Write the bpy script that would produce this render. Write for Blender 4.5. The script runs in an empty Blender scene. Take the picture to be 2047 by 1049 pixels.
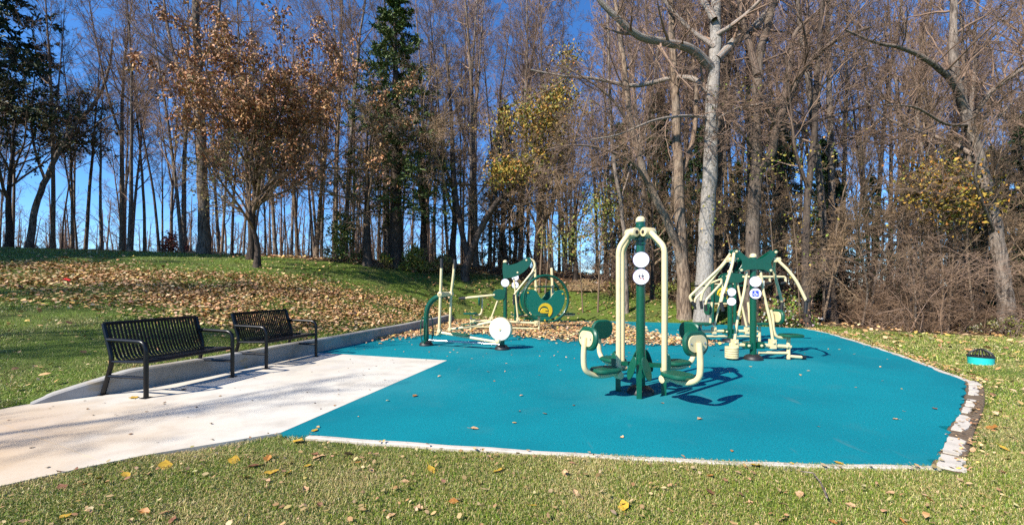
import bpy, math
import numpy as np
from mathutils import Vector

# ------------------------------------------------------------------ camera, sky, sun, exposure
S = bpy.context.scene
COL = S.collection
CAM_H, FPX, HOR = 1.35, 850.0, 570.0           # eye height, focal length and horizon of the 2047 px photograph
cam = bpy.data.cameras.new('camera'); cam_o = bpy.data.objects.new('camera', cam); COL.objects.link(cam_o)
cam_o.location = (0, 0, CAM_H); cam_o.rotation_euler = (math.radians(90), 0, 0)
cam.sensor_width = 36; cam.lens = 36 * FPX / 2047; cam.shift_y = (HOR - 524.5) / 2047
cam.clip_start = 0.05; cam.clip_end = 3000
S.camera = cam_o
SUN = Vector((-0.9, -0.74, 1.0)).normalized()  # towards the sun
w = bpy.data.worlds.new('World'); S.world = w; w.use_nodes = True
nt = w.node_tree; nt.nodes.clear()
sky = nt.nodes.new('ShaderNodeTexSky'); sky.sky_type = 'NISHITA'; sky.sun_disc = False
sky.sun_elevation = math.asin(SUN.z); sky.sun_rotation = math.atan2(SUN.x, SUN.y) % (2 * math.pi)
sky.air_density = 0.9; sky.dust_density = 0.0; sky.ozone_density = 10.0; sky.altitude = 0
bg = nt.nodes.new('ShaderNodeBackground'); bg.inputs[1].default_value = 0.125
wo = nt.nodes.new('ShaderNodeOutputWorld'); hs = nt.nodes.new('ShaderNodeHueSaturation'); hs.inputs['Saturation'].default_value = 1.08; nt.links.new(sky.outputs[0], hs.inputs['Color']); nt.links.new(hs.outputs[0], bg.inputs[0]); nt.links.new(bg.outputs[0], wo.inputs[0])
sl = bpy.data.lights.new('sun', 'SUN'); sl.energy = 5.0; sl.angle = math.radians(0.55); sl.color = (1, 0.93, 0.82)
so = bpy.data.objects.new('sun', sl); COL.objects.link(so); so.rotation_euler = (-SUN).to_track_quat('-Z', 'Y').to_euler()
so.location = SUN * 60
S.view_settings.view_transform = 'Standard'; S.view_settings.look = 'None'; S.view_settings.gamma = 1
S.view_settings.exposure = 0.92; S.view_settings.use_curve_mapping = False
S.render.engine = 'CYCLES'
c = S.cycles; c.max_bounces = 4; c.diffuse_bounces = 2; c.glossy_bounces = 2; c.transmission_bounces = 2
c.caustics_reflective = c.caustics_refractive = False; c.use_denoising = False

# ------------------------------------------------------------------ helpers
def nrm(v): return v / np.maximum(np.linalg.norm(v, axis=-1, keepdims=True), 1e-9)
def W(px, py, d): return np.array([(px - 1023.5) * d / FPX, d, CAM_H - (py - HOR) * d / FPX])
def G0(px, py):                                   # a point of the photograph on the level of the pad
    d = FPX * CAM_H / (py - HOR); return ((px - 1023.5) * d / FPX, d)

def set_mesh(me, V, faces, col=None, smooth=True):
    """faces: list of int arrays [n,k]"""
    V = np.asarray(V, np.float32)
    faces = [np.asarray(f, np.int32) for f in faces if len(f)]
    loops = np.concatenate([f.ravel() for f in faces]); sizes = np.concatenate([np.full(len(f), f.shape[1], np.int32) for f in faces])
    starts = np.concatenate([[0], np.cumsum(sizes)[:-1]]).astype(np.int32)
    me.vertices.add(len(V)); me.vertices.foreach_set('co', V.ravel())
    me.loops.add(len(loops)); me.loops.foreach_set('vertex_index', loops)
    me.polygons.add(len(sizes)); me.polygons.foreach_set('loop_start', starts)
    me.polygons.foreach_set('use_smooth', np.full(len(sizes), smooth))
    if col is not None:
        a = me.color_attributes.new('Col', 'FLOAT_COLOR', 'POINT')
        cc = np.ones((len(V), 4), np.float32); cc[:, :3] = col; a.data.foreach_set('color', cc.ravel())
    me.update(calc_edges=True)
    return me
def np_mesh(name, V, faces, mat, col=None, smooth=True):
    me = bpy.data.meshes.new(name); set_mesh(me, V, faces, col, smooth); me.materials.append(mat); return me

def link(name, data, parent=None, loc=(0, 0, 0), rot=(0, 0, 0), scale=(1, 1, 1)):
    o = bpy.data.objects.new(name, data); COL.objects.link(o)
    o.location = loc; o.rotation_euler = rot; o.scale = scale
    if parent: o.parent = parent
    return o
def tag(o, label=None, cat=None, group=None, kind=None):
    if label: o['label'] = label
    if cat: o['category'] = cat
    if group: o['group'] = group
    if kind: o['kind'] = kind
    return o
def thing(name, label, cat, loc, rz=0.0, group=None):
    return tag(link(name, None, None, loc, (0, 0, rz)), label, cat, group)

class MB:
    """collects shapes into one mesh"""
    def __init__(s): s.V = []; s.F = []; s.n = 0
    def add(s, V, faces):
        V = np.asarray(V, float).reshape(-1, 3); s.V.append(V)
        for f in faces: s.F.append([i + s.n for i in f])
        s.n += len(V); return s
    def box(s, c0, c1):
        a = np.minimum(c0, c1); b = np.maximum(c0, c1)
        V = [(x, y, z) for z in (a[2], b[2]) for y in (a[1], b[1]) for x in (a[0], b[0])]
        return s.add(V, [(0, 2, 3, 1), (4, 5, 7, 6), (0, 1, 5, 4), (2, 6, 7, 3), (0, 4, 6, 2), (1, 3, 7, 5)])
    def tube(s, pts, r, n=14, cap=True, fillet=0.0):
        P = np.asarray(pts, float)
        if fillet > 0: P = fillet_path(P, fillet)
        R = np.full(len(P), r) if np.isscalar(r) else np.asarray(r, float)
        T = np.gradient(P, axis=0); T = nrm(T)
        u = np.cross(T[0], (0, 0, 1.0));
        if np.linalg.norm(u) < 1e-3: u = np.array([1.0, 0, 0])
        V = []
        for i in range(len(P)):
            u = u - T[i] * np.dot(u, T[i]); u = u / np.linalg.norm(u); v = np.cross(T[i], u)
            for k in range(n):
                a = 2 * math.pi * k / n; V.append(P[i] + R[i] * (math.cos(a) * u + math.sin(a) * v))
        F = [(i * n + k, i * n + (k + 1) % n, (i + 1) * n + (k + 1) % n, (i + 1) * n + k) for i in range(len(P) - 1) for k in range(n)]
        if cap: F += [tuple(range(n - 1, -1, -1)), tuple((len(P) - 1) * n + k for k in range(n))]
        return s.add(V, F)
    def lathe(s, prof, c=(0, 0, 0), axis=(0, 0, 1), n=24):
        ax = np.array(axis, float); ax /= np.linalg.norm(ax)
        h = np.array([1, 0, 0]) if abs(ax[0]) < .9 else np.array([0, 1.0, 0])
        u = np.cross(ax, h); u /= np.linalg.norm(u); v = np.cross(ax, u); c = np.array(c, float)
        V = [c + ax * z + r * (math.cos(2 * math.pi * k / n) * u + math.sin(2 * math.pi * k / n) * v) for r, z in prof for k in range(n)]
        m = len(prof)
        F = [(i * n + k, i * n + (k + 1) % n, (i + 1) * n + (k + 1) % n, (i + 1) * n + k) for i in range(m - 1) for k in range(n)]
        F += [tuple(range(n - 1, -1, -1)), tuple((m - 1) * n + k for k in range(n))]
        return s.add(V, F)
    def plate(s, outline, th, o=(0, 0, 0), u=(1, 0, 0), v=(0, 0, 1), bev=0.006):
        """flat outline in the plane u,v thickened by th along u x v, edges eased"""
        O = np.array(outline, float); o, u, v = (np.array(q, float) for q in (o, u, v)); w_ = np.cross(u, v)
        # inset along vertex normals
        d = np.roll(O, -1, 0) - np.roll(O, 1, 0); nn = np.stack([d[:, 1], -d[:, 0]], 1); nn /= np.maximum(np.linalg.norm(nn, axis=1, keepdims=True), 1e-9)
        area = 0.5 * np.sum(O[:, 0] * np.roll(O[:, 1], -1) - np.roll(O[:, 0], -1) * O[:, 1])
        if area < 0: nn = -nn
        ins = O - nn * bev; n = len(O)
        V = []
        for Q, z in ((ins, -th / 2), (O, -th / 2 + bev), (O, th / 2 - bev), (ins, th / 2)):
            V += [o + q[0] * u + q[1] * v + z * w_ for q in Q]
        F = [(i * n + k, i * n + (k + 1) % n, (i + 1) * n + (k + 1) % n, (i + 1) * n + k) for i in range(3) for k in range(n)]
        F += [tuple(range(n - 1, -1, -1)), tuple(3 * n + k for k in range(n))]
        return s.add(V, F)
    def mesh(s, name, mat, smooth=True, sharp=40):
        me = bpy.data.meshes.new(name); me.from_pydata(np.concatenate(s.V).tolist(), [], s.F); me.update()
        if smooth:
            me.polygons.foreach_set('use_smooth', np.ones(len(me.polygons), bool)); me.set_sharp_from_angle(angle=math.radians(sharp))
        me.materials.append(mat); return me
    def part(s, name, mat, parent, loc=(0, 0, 0), rot=(0, 0, 0), smooth=True, label=None):
        o = link(name, s.mesh(name, mat, smooth), parent, loc, rot)
        if label: o['label'] = label
        return o
def fillet_path(P, r, n=6):
    out = [P[0]]
    for i in range(1, len(P) - 1):
        a, b, d = P[i - 1], P[i], P[i + 1]
        l = min(r, np.linalg.norm(a - b) * .48, np.linalg.norm(d - b) * .48)
        p = b + (a - b) / np.linalg.norm(a - b) * l; q = b + (d - b) / np.linalg.norm(d - b) * l
        for k in range(n + 1):
            t = k / n; out.append((1 - t) ** 2 * p + 2 * t * (1 - t) * b + t * t * q)
    out.append(P[-1]); return np.array(out)
def rrect(w_, h_, r, n=6):
    out = []
    for cx, cy, a0 in ((w_ / 2 - r, h_ / 2 - r, 0), (-w_ / 2 + r, h_ / 2 - r, 90), (-w_ / 2 + r, -h_ / 2 + r, 180), (w_ / 2 - r, -h_ / 2 + r, 270)):
        for k in range(n + 1):
            a = math.radians(a0 + 90 * k / n); out.append((cx + r * math.cos(a), cy + r * math.sin(a)))
    return out
def ellipse(a, b, n=24, c=(0, 0)): return [(c[0] + a * math.cos(2 * math.pi * k / n), c[1] + b * math.sin(2 * math.pi * k / n)) for k in range(n)]
def smooth_closed(pts, n=6):
    P = np.array(pts, float); out = []
    for i in range(len(P)):
        p0, p1, p2, p3 = P[i - 1], P[i], P[(i + 1) % len(P)], P[(i + 2) % len(P)]
        for k in range(n):
            t = k / n
            out.append(.5 * ((2 * p1) + (-p0 + p2) * t + (2 * p0 - 5 * p1 + 4 * p2 - p3) * t * t + (-p0 + 3 * p1 - 3 * p2 + p3) * t ** 3))
    return np.array(out)
def smooth_open(pts, n):
    """curve through the points, parameter by the root of the chord so uneven spacing makes no loops"""
    P = np.array(pts, float); ch_ = np.linalg.norm(np.diff(P, axis=0), axis=1); k = np.concatenate([[0], np.cumsum(np.sqrt(np.maximum(ch_, 1e-9)))]); m = len(P)
    sl_ = np.diff(P, axis=0) / np.diff(k)[:, None]; T = np.empty_like(P); T[0] = sl_[0]; T[-1] = sl_[-1]
    h = np.diff(k)
    for i in range(1, m - 1): T[i] = (sl_[i - 1] * h[i] + sl_[i] * h[i - 1]) / (h[i] + h[i - 1])
    L_ = np.concatenate([[0], np.cumsum(ch_)]); u = np.interp(np.linspace(0, L_[-1], n), L_, k); out = []
    for q in u:
        i = min(max(int(np.searchsorted(k, q, 'right')) - 1, 0), m - 2); x = (q - k[i]) / h[i]
        out.append((2 * x ** 3 - 3 * x * x + 1) * P[i] + (x ** 3 - 2 * x * x + x) * h[i] * T[i] + (-2 * x ** 3 + 3 * x * x) * P[i + 1] + (x ** 3 - x * x) * h[i] * T[i + 1])
    return np.array(out)
def inside(poly, X, Y):
    poly = np.asarray(poly); r = np.zeros(X.shape, bool); n = len(poly)
    for i in range(n):
        x1, y1 = poly[i]; x2, y2 = poly[(i + 1) % n]
        if y1 == y2: continue
        cnd = ((y1 > Y) != (y2 > Y)) & (X < (x2 - x1) * (Y - y1) / (y2 - y1) + x1); r ^= cnd
    return r

# ------------------------------------------------------------------ materials
def mat(name, base=(.5, .5, .5), rough=.6, spec=.5, noise=None, bump=None, attr=False, objvar=0.0, coat=0.0, metal=0.0):
    """noise: list of (scale, detail, colour, lo, hi) mixed over the base; bump: (scale, strength, distance)"""
    m = bpy.data.materials.new(name); m.use_nodes = True; t = m.node_tree; N = t.nodes; L = t.links
    b = N['Principled BSDF']; b.inputs['Roughness'].default_value = rough; b.inputs['Specular IOR Level'].default_value = spec
    b.inputs['Metallic'].default_value = metal
    if coat: b.inputs['Coat Weight'].default_value = coat; b.inputs['Coat Roughness'].default_value = .08
    co = N.new('ShaderNodeTexCoord').outputs['Object']
    if attr:
        a = N.new('ShaderNodeAttribute'); a.attribute_name = 'Col'; cur = a.outputs['Color']
    else:
        rgb = N.new('ShaderNodeRGB'); rgb.outputs[0].default_value = (*base, 1); cur = rgb.outputs[0]
    for q in (noise or []):
        sc, det, colr, lo, hi = q[:5]; st = q[5] if len(q) > 5 else (1, 1, 1)
        mp = N.new('ShaderNodeMapping'); mp.inputs['Scale'].default_value = st; L.new(co, mp.inputs[0])
        n = N.new('ShaderNodeTexNoise'); n.inputs['Scale'].default_value = sc; n.inputs['Detail'].default_value = det; L.new(mp.outputs[0], n.inputs['Vector'])
        r = N.new('ShaderNodeMapRange'); r.inputs['From Min'].default_value = lo; r.inputs['From Max'].default_value = hi; L.new(n.outputs['Fac'], r.inputs['Value'])
        mx = N.new('ShaderNodeMix'); mx.data_type = 'RGBA'; L.new(r.outputs[0], mx.inputs['Factor']); L.new(cur, mx.inputs['A']); mx.inputs['B'].default_value = (*colr, 1)
        cur = mx.outputs['Result']
    if objvar:
        oi = N.new('ShaderNodeObjectInfo'); r = N.new('ShaderNodeMapRange'); r.inputs['To Min'].default_value = 1 - objvar; r.inputs['To Max'].default_value = 1 + objvar
        L.new(oi.outputs['Random'], r.inputs['Value']); h = N.new('ShaderNodeHueSaturation'); L.new(r.outputs[0], h.inputs['Value']); L.new(cur, h.inputs['Color']); cur = h.outputs[0]
    L.new(cur, b.inputs['Base Color'])
    if bump:
        sc, st, di = bump[:3]; stv = bump[3] if len(bump) > 3 else (1, 1, 1)
        mp = N.new('ShaderNodeMapping'); mp.inputs['Scale'].default_value = stv; L.new(co, mp.inputs[0])
        n = N.new('ShaderNodeTexNoise'); n.inputs['Scale'].default_value = sc; n.inputs['Detail'].default_value = 6; L.new(mp.outputs[0], n.inputs['Vector'])
        bp = N.new('ShaderNodeBump'); bp.inputs['Strength'].default_value = st; bp.inputs['Distance'].default_value = di; L.new(n.outputs['Fac'], bp.inputs['Height']); L.new(bp.outputs[0], b.inputs['Normal'])
    return m
M = {}
M['green'] = mat('green_paint', (.001, .062, .034), .28, .5, [(30, 4, (.002, .075, .043), .4, .7)], coat=.3)
M['greenpad'] = mat('green_rubber_seat', (.002, .068, .038), .4, .5, [(60, 3, (.004, .085, .05), .4, .7)], (180, .15, .002))
M['panel'] = mat('green_panel_sky_lit', (.003, .13, .09), .35, .5, [(20, 3, (.004, .15, .105), .4, .7)])  # panel green brightened towards teal; reflected sky light is put into the colour
M['cream'] = mat('cream_paint', (.66, .55, .31), .32, .5, [(9, 4, (.6, .49, .26), .5, .75)], coat=.3)
M['black'] = mat('black_rubber', (.012, .012, .013), .5, .5, [(40, 3, (.03, .03, .03), .5, .8)])
M['blackpaint'] = mat('black_bench_paint', (.004, .004, .005), .3, .35, [(14, 4, (.008, .008, .008), .5, .75)])
M['steel'] = mat('bare_steel', (.55, .55, .56), .3, .5, [(40, 3, (.4, .4, .42), .4, .7)], metal=.9)
M['yellow'] = mat('yellow_paint', (.72, .5, .02), .4)
M['white'] = mat('white_sign_face', (.78, .78, .8), .35, .5, [(6, 3, (.7, .7, .74), .5, .8)])
M['purple'] = mat('sign_rim', (.09, .06, .16), .4)
M['ink'] = mat('dark_print', (.03, .02, .05), .5)
M['redink'] = mat('red_print', (.5, .05, .06), .5)
M['greyink'] = mat('grey_print', (.45, .45, .5), .5)
M['blueink'] = mat('blue_print', (.02, .045, .42), .45)
M['pad'] = mat('teal_rubber_surface', (.0, .195, .24), .9, .15, [(75, 3, (.0, .075, .10), .50, .74), (130, 3, (.01, .27, .33), .55, .74), (300, 2, (.0, .07, .09), .5, .75), (5, 6, (.06, .17, .19), .66, .82, (1, .25, 1)), (.55, 4, (.0, .115, .155), .42, .8), (1.7, 5, (.02, .16, .19), .6, .9)], (300, .6, .004))
M['concrete'] = mat('broom_finished_concrete', (.55, .515, .445), .9, .2, [(.35, 5, (.48, .41, .31), .5, .75), (3.0, 6, (.40, .365, .31), .45, .75), (90, 3, (.38, .35, .31), .55, .8), (.9, 5, (.50, .48, .45), .5, .8)], (220, .3, .003))
M['wall'] = mat('grey_curb_concrete', (.34, .33, .31), .9, .3, [(2.2, 6, (.25, .225, .19), .45, .7), (70, 3, (.28, .26, .24), .5, .8), (7, 5, (.32, .25, .15), .58, .75, (.4, .4, 1.5))], (160, .4, .004))
M['edging'] = mat('pale_edging_concrete', (.50, .455, .39), .9, .3, [(6, 5, (.33, .30, .25), .5, .75), (90, 3, (.38, .35, .31), .5, .8)], (120, .5, .006))
M['soil'] = mat('bare_soil', (.12, .085, .055), .95, .2, [(25, 5, (.20, .15, .10), .45, .7)], (60, .8, .02))
M['attr'] = mat('leaf_and_blade', attr=True, rough=.6, spec=.3)
M['grass'] = mat('grass_blade', attr=True, rough=.5, spec=.35)
M['bark'] = mat('grey_brown_bark', (.26, .21, .17), .9, .2, [(5, 6, (.075, .058, .048), .42, .62, (3, 3, .5)), (1.2, 4, (.22, .19, .165), .5, .8)], (16, 1.0, .05, (3, 3, .4)), objvar=.3)
M['barkpale'] = mat('pale_grey_bark', (.36, .33, .295), .9, .2, [(9, 6, (.20, .18, .155), .47, .66, (3, 3, .45)), (.5, 4, (.30, .26, .22), .5, .75)], (22, 1.0, .05, (3, 3, .4)))
M['barkmid'] = mat('rough_brown_bark', (.15, .115, .09), .95, .2, [(6, 6, (.06, .045, .036), .42, .62, (3, 3, .5)), (1.0, 4, (.21, .17, .13), .5, .8)], (18, 1.0, .05, (3, 3, .4)))
M['barkdark'] = mat('dark_brown_bark', (.085, .065, .052), .95, .2, [(6, 6, (.04, .03, .026), .42, .62, (3, 3, .5)), (1.0, 4, (.15, .115, .085), .5, .8)], (18, 1.0, .05, (3, 3, .4)), objvar=.2)
M['barkwarm'] = mat('warm_brown_bark', (.27, .195, .135), .95, .2, [(6, 6, (.09, .062, .045), .42, .62, (3, 3, .5)), (1.0, 4, (.26, .22, .18), .5, .8)], (18, 1.0, .05, (3, 3, .4)), objvar=.2)
M['twig'] = mat('bare_twigs', (.26, .175, .125), .8, .2, [(.4, 2, (.16, .105, .075), .4, .7)], objvar=.3)
M['twigtan'] = mat('tan_twigs', (.30, .205, .125), .8, .2, [(.6, 2, (.15, .105, .07), .4, .7)], objvar=.2)
M['twigbrown'] = mat('brown_twigs', (.21, .145, .095), .8, .2, [(.6, 2, (.11, .075, .05), .4, .7)], objvar=.25)

def stain(m, centre, radius, colr, sc=.9, amt=.75):
    t = m.node_tree; N = t.nodes; L = t.links; b = N['Principled BSDF']; src = b.inputs['Base Color'].links[0].from_socket; co = N.new('ShaderNodeTexCoord').outputs['Object']
    d = N.new('ShaderNodeVectorMath'); d.operation = 'DISTANCE'; L.new(co, d.inputs[0]); d.inputs[1].default_value = centre
    n = N.new('ShaderNodeTexNoise'); n.inputs['Scale'].default_value = sc; n.inputs['Detail'].default_value = 7; n.inputs['Roughness'].default_value = .65; L.new(co, n.inputs['Vector'])
    a = N.new('ShaderNodeMath'); a.operation = 'MULTIPLY_ADD'; L.new(n.outputs['Fac'], a.inputs[0]); a.inputs[1].default_value = radius * 1.6; L.new(d.outputs['Value'], a.inputs[2])
    r = N.new('ShaderNodeMapRange'); r.inputs['From Min'].default_value = radius * 1.9; r.inputs['From Max'].default_value = radius * .9; r.inputs['To Max'].default_value = amt; L.new(a.outputs[0], r.inputs['Value'])
    x = N.new('ShaderNodeMix'); x.data_type = 'RGBA'; L.new(r.outputs[0], x.inputs['Factor']); L.new(src, x.inputs['A']); x.inputs['B'].default_value = (*colr, 1); L.new(x.outputs['Result'], b.inputs['Base Color'])
stain(M['concrete'], (-4.6, 3.2, 0), 2.0, (.44, .28, .13), .9, .65); stain(M['concrete'], (-5.6, 3.2, 0), 1.9, (.36, .22, .11), 1.3, .55)
for q in ((1.6, 5.3, 0), (4.5, 7.8, 0), (-1.0, 9.2, 0), (-1.6, 5.8, 0)): stain(M['pad'], q, 1.1, (.03, .20, .235), 2.6, .45)
# ------------------------------------------------------------------ ground plan (metres; camera at the origin looking along +Y)
WALL = [(-5.50, 4.86), (-5.25, 5.12), (-5.03, 5.42), (-3.75, 9.56), (-2.95, 12.7), (-2.25, 16.2)]
PAD_NEAR = [(-2.06, 3.86), (-1.84, 3.84), (-.1, 3.53), (1.09, 3.345), (2.19, 3.23), (3.16, 3.19)]
PAD_RIGHT = [(3.16, 3.19), (4.23, 4.10), (5.3, 4.98), (6.30, 5.90), (6.42, 6.05)]
PAD_FARR = [(6.42, 6.05), (7.57, 8.5), (8.9, 12.08), (9.13, 13.34)]
CONC_EDGE = [(-2.12, 3.90), (-1.17, 7.65)]
PAD = PAD_NEAR + PAD_RIGHT[1:] + PAD_FARR[1:] + [(6.6, 15.0), (3.8, 16.0), (-2.25, 16.6), (-2.95, 12.7), (-3.75, 9.56), (-4.06, 8.56), (-1.17, 7.65), (-2.12, 3.90)]
PATH_NEAR = [(-2.14, 3.88), (-2.55, 3.62), (-2.92, 3.38), (-3.2, 3.12), (-3.5, 2.80), (-4.4, 1.4), (-6.0, -2.0), (-8.0, -6.0)]
PATH_FAR = [(-10.6, -5.0), (-8.0, 0.4), (-6.6, 2.6), (-5.85, 3.9), (-5.62, 4.4), (-5.55, 4.75)]
CONC = [CONC_EDGE[1]] + [CONC_EDGE[0]] + PATH_NEAR[1:] + PATH_FAR + WALL[:3] + [(-4.06, 8.56)]

ctrl = np.array([
    (-5.4, 5.3, .12), (-5.15, 5.8, .22), (-4.5, 8, .24), (-3.3, 12, .26), (-2.5, 16.4, .26), (-5.8, 4.6, .02), (-7, 2.6, .0), (-9, .4, .02), (-12, -5, 0), (-8, 6, .42), (-8.5, 8.5, .78), (-7, 12, 1.05), (-5, 14.5, .98), (-12, 10, 1.35), (-14, 5, .75), (-18, 12, 2.0),
    (0, 17.4, .12), (4, 16.8, .05), (7, 15.3, .0), (9.6, 13.7, -.02), (12, 10, -.05), (10, 7, -.03), (7.2, 6, -.02), (5, 3, -.02), (2, 2.4, -.02), (-1, 2.8, -.02), (0, 0, -.02), (6, 0, -.02), (-4, -6, 0), (6, -8, 0), (15, 2, -.1),
    (-26.5, 22, 3.24), (-20, 20.5, 3.0), (-13.7, 19, 2.74), (-9.6, 16, 2.05), (-6.8, 20, 2.34), (-2.4, 22, 2.1), (3.3, 22, 1.6), (6, 19.5, .98), (8.2, 17.5, .68), (9.9, 15, .1), (12, 13, -.08), (15.7, 13, -.2),
    (-32, 35, 2.3), (-15, 35, 2.0), (0, 38, 1.9), (15, 32, .7), (30, 28, -.2), (25, 12, -.3), (-40, 12, 3.2), (-30, 0, 1.2), (30, -5, -.3), (-10, 28, 2.5), (50, 50, -.5), (-50, 55, .5), (0, 65, .5)], float)
def _tps():
    P = ctrl[:, :2]; d = np.linalg.norm(P[:, None] - P[None], axis=2); K = np.where(d > 0, d * d * np.log(d + 1e-9), 0) + np.eye(len(P)) * .15
    A = np.zeros((len(P) + 3,) * 2); A[:-3, :-3] = K; A[:-3, -3] = 1; A[:-3, -2:] = P; A[-3, :-3] = 1; A[-2:, :-3] = P.T
    return np.linalg.solve(A, np.concatenate([ctrl[:, 2], [0, 0, 0]]))
TW = _tps()
def hz(X, Y, cut=False):
    X = np.asarray(X, float); Y = np.asarray(Y, float); sh = X.shape; x = X.ravel(); y = Y.ravel()
    xc = np.clip(x, -50, 50); yc = np.clip(y, -10, 65); z = np.zeros(len(x))
    for s0 in range(0, len(x), 20000):
        q = np.stack([xc[s0:s0 + 20000], yc[s0:s0 + 20000]], 1); d = np.linalg.norm(q[:, None] - ctrl[None, :, :2], axis=2)
        z[s0:s0 + 20000] = np.where(d > 0, d * d * np.log(d + 1e-9), 0) @ TW[:-3] + TW[-3] + q @ TW[-2:]
    flat = (y < 3.4) & (x > -4) & (x < 9); z = np.where(flat, -.012, z)
    far = np.clip((np.hypot(x, y) - 55) / 60, 0, 1); z = z * (1 - far) + far * -1.0
    if cut: z = np.where(inside(PAD, x, y) | inside(CONC, x, y), -.06, z)
    return z.reshape(sh)
def H(x, y): return float(hz(np.array([x]), np.array([y]))[0])
EDGE_X = np.array([-60, -40, -26.5, -20, -13.7, -9.6, -6.8, -2.4, 3.3, 6.2, 8.4, 9.9, 12, 16, 30, 60]); EDGE_Y = np.array([22, 21, 22, 20.5, 19.6, 19.6, 20, 22, 21, 18.9, 17.0, 14.9, 12.8, 12.7, 11, 10])
def wood_edge(x): return np.interp(x, EDGE_X, EDGE_Y)
def ray_ground(px, py):
    t = np.linspace(2, 60, 1200); X = (px - 1023.5) * t / FPX; Z = CAM_H - (py - HOR) * t / FPX
    hit = hz(X, t) > Z; k = np.argmax(hit) if hit.any() else np.argmin(Z - hz(X, t)); return (X[k], t[k])

rng = np.random.default_rng(11)
# ground sheet: fine near the pad, coarse to the horizon
def axis(lo, hi, step, far):
    a = list(np.arange(lo, hi, step)); s_ = step
    while a[-1] < far: s_ = min(s_ * 1.16, 60); a.append(a[-1] + s_)
    s_ = step
    while a[0] > -far: s_ = min(s_ * 1.16, 60); a.insert(0, a[0] - s_)
    return np.array(a)
ax = axis(-9, 11, .125, 900); ay = axis(1, 20, .125, 900)
GX, GY = np.meshgrid(ax, ay); GZ = hz(GX, GY, True)
mound = (GY > 4.5) | (GX < -5.5) | (GX > 5)
GZ = GZ + np.where((GZ > -.05) & mound, .012 * np.sin(GX * 2.1 + 1.3 * np.sin(GY)) * np.sin(GY * 1.7), 0)
nx, ny = len(ax), len(ay); ii = np.arange(nx * ny).reshape(ny, nx)
quads = np.stack([ii[:-1, :-1], ii[:-1, 1:], ii[1:, 1:], ii[1:, :-1]], -1).reshape(-1, 4)
wood = np.clip((GY - wood_edge(GX) + .3 * np.sin(GX * 1.9) + .8) / 1.2, 0, 1).ravel()
gcol = np.zeros((nx * ny, 3)); gcol[:, 0] = wood
gm = bpy.data.materials.new('lawn_and_leaf_litter'); gm.use_nodes = True
def ground_nodes(m):
    t = m.node_tree; N = t.nodes; L = t.links; b = N['Principled BSDF']; b.inputs['Roughness'].default_value = .9; b.inputs['Specular IOR Level'].default_value = .15
    co = N.new('ShaderNodeTexCoord').outputs['Object']
    def noise(sc, det):
        n = N.new('ShaderNodeTexNoise'); n.inputs['Scale'].default_value = sc; n.inputs['Detail'].default_value = det; L.new(co, n.inputs['Vector']); return n.outputs['Fac']
    def rngn(v, lo, hi):
        r = N.new('ShaderNodeMapRange'); r.inputs['From Min'].default_value = lo; r.inputs['From Max'].default_value = hi; L.new(v, r.inputs['Value']); return r.outputs[0]
    def mix(f, a, bb):
        x = N.new('ShaderNodeMix'); x.data_type = 'RGBA'; L.new(f, x.inputs['Factor'])
        for k, v in (('A', a), ('B', bb)):
            if isinstance(v, tuple): x.inputs[k].default_value = (*v, 1)
            else: L.new(v, x.inputs[k])
        return x.outputs['Result']
    grass = mix(rngn(noise(35, 4), .4, .65), (.07, .12, .016), (.13, .18, .03))
    grass = mix(rngn(noise(1.1, 5), .45, .7), grass, (.10, .12, .035))
    grass = mix(rngn(noise(90, 3), .58, .72), grass, (.20, .16, .075))
    lit = mix(rngn(noise(14, 6), .35, .65), (.055, .033, .02), (.19, .115, .062))
    a = N.new('ShaderNodeAttribute'); a.attribute_name = 'Col'; sp = N.new('ShaderNodeSeparateColor'); L.new(a.outputs['Color'], sp.inputs[0])
    L.new(mix(sp.outputs[0], grass, lit), b.inputs['Base Color'])
    bp = N.new('ShaderNodeBump'); bp.inputs['Strength'].default_value = .9; bp.inputs['Distance'].default_value = .05; L.new(noise(45, 5), bp.inputs['Height']); L.new(bp.outputs[0], b.inputs['Normal'])
ground_nodes(gm)
g = link('ground', np_mesh('ground', np.stack([GX.ravel(), GY.ravel(), GZ.ravel()], 1), [quads], gm, gcol)); tag(g, kind='structure')

def slab(name, poly, z, th, m, parent=None):
    import bmesh
    bm = bmesh.new(); vs = [bm.verts.new((x, y, z)) for x, y in poly]; f = bm.faces.new(vs)
    r = bmesh.ops.extrude_face_region(bm, geom=[f]); bmesh.ops.translate(bm, verts=[v for v in r['geom'] if isinstance(v, bmesh.types.BMVert)], vec=(0, 0, -th))
    bmesh.ops.triangulate(bm, faces=[q for q in bm.faces if len(q.verts) > 4]); bmesh.ops.recalc_face_normals(bm, faces=bm.faces)
    me = bpy.data.meshes.new(name); bm.to_mesh(me); bm.free(); me.materials.append(m); return link(name, me, parent)
def wob(pts, step, amp, seed):
    r = np.random.default_rng(seed); out = []
    for (x1, y1), (x2, y2) in zip(pts[:-1], pts[1:]):
        L_ = math.hypot(x2 - x1, y2 - y1); n = max(1, int(L_ / step)); nx_, ny_ = -(y2 - y1) / L_, (x2 - x1) / L_
        for k in range(n):
            t = k / n; o = r.normal() * amp if k else 0; out.append((x1 + (x2 - x1) * t + nx_ * o, y1 + (y2 - y1) * t + ny_ * o))
    out.append(pts[-1]); return out
pad_poly = list(smooth_open(PAD_NEAR, 30)) + wob(PAD_RIGHT, .12, .025, 3)[1:] + wob(PAD_FARR, .2, .02, 4)[1:] + PAD[-9:]
tag(slab('play_surface', [tuple(p) for p in pad_poly], 0.0, .08, M['pad']), kind='structure')
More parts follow.
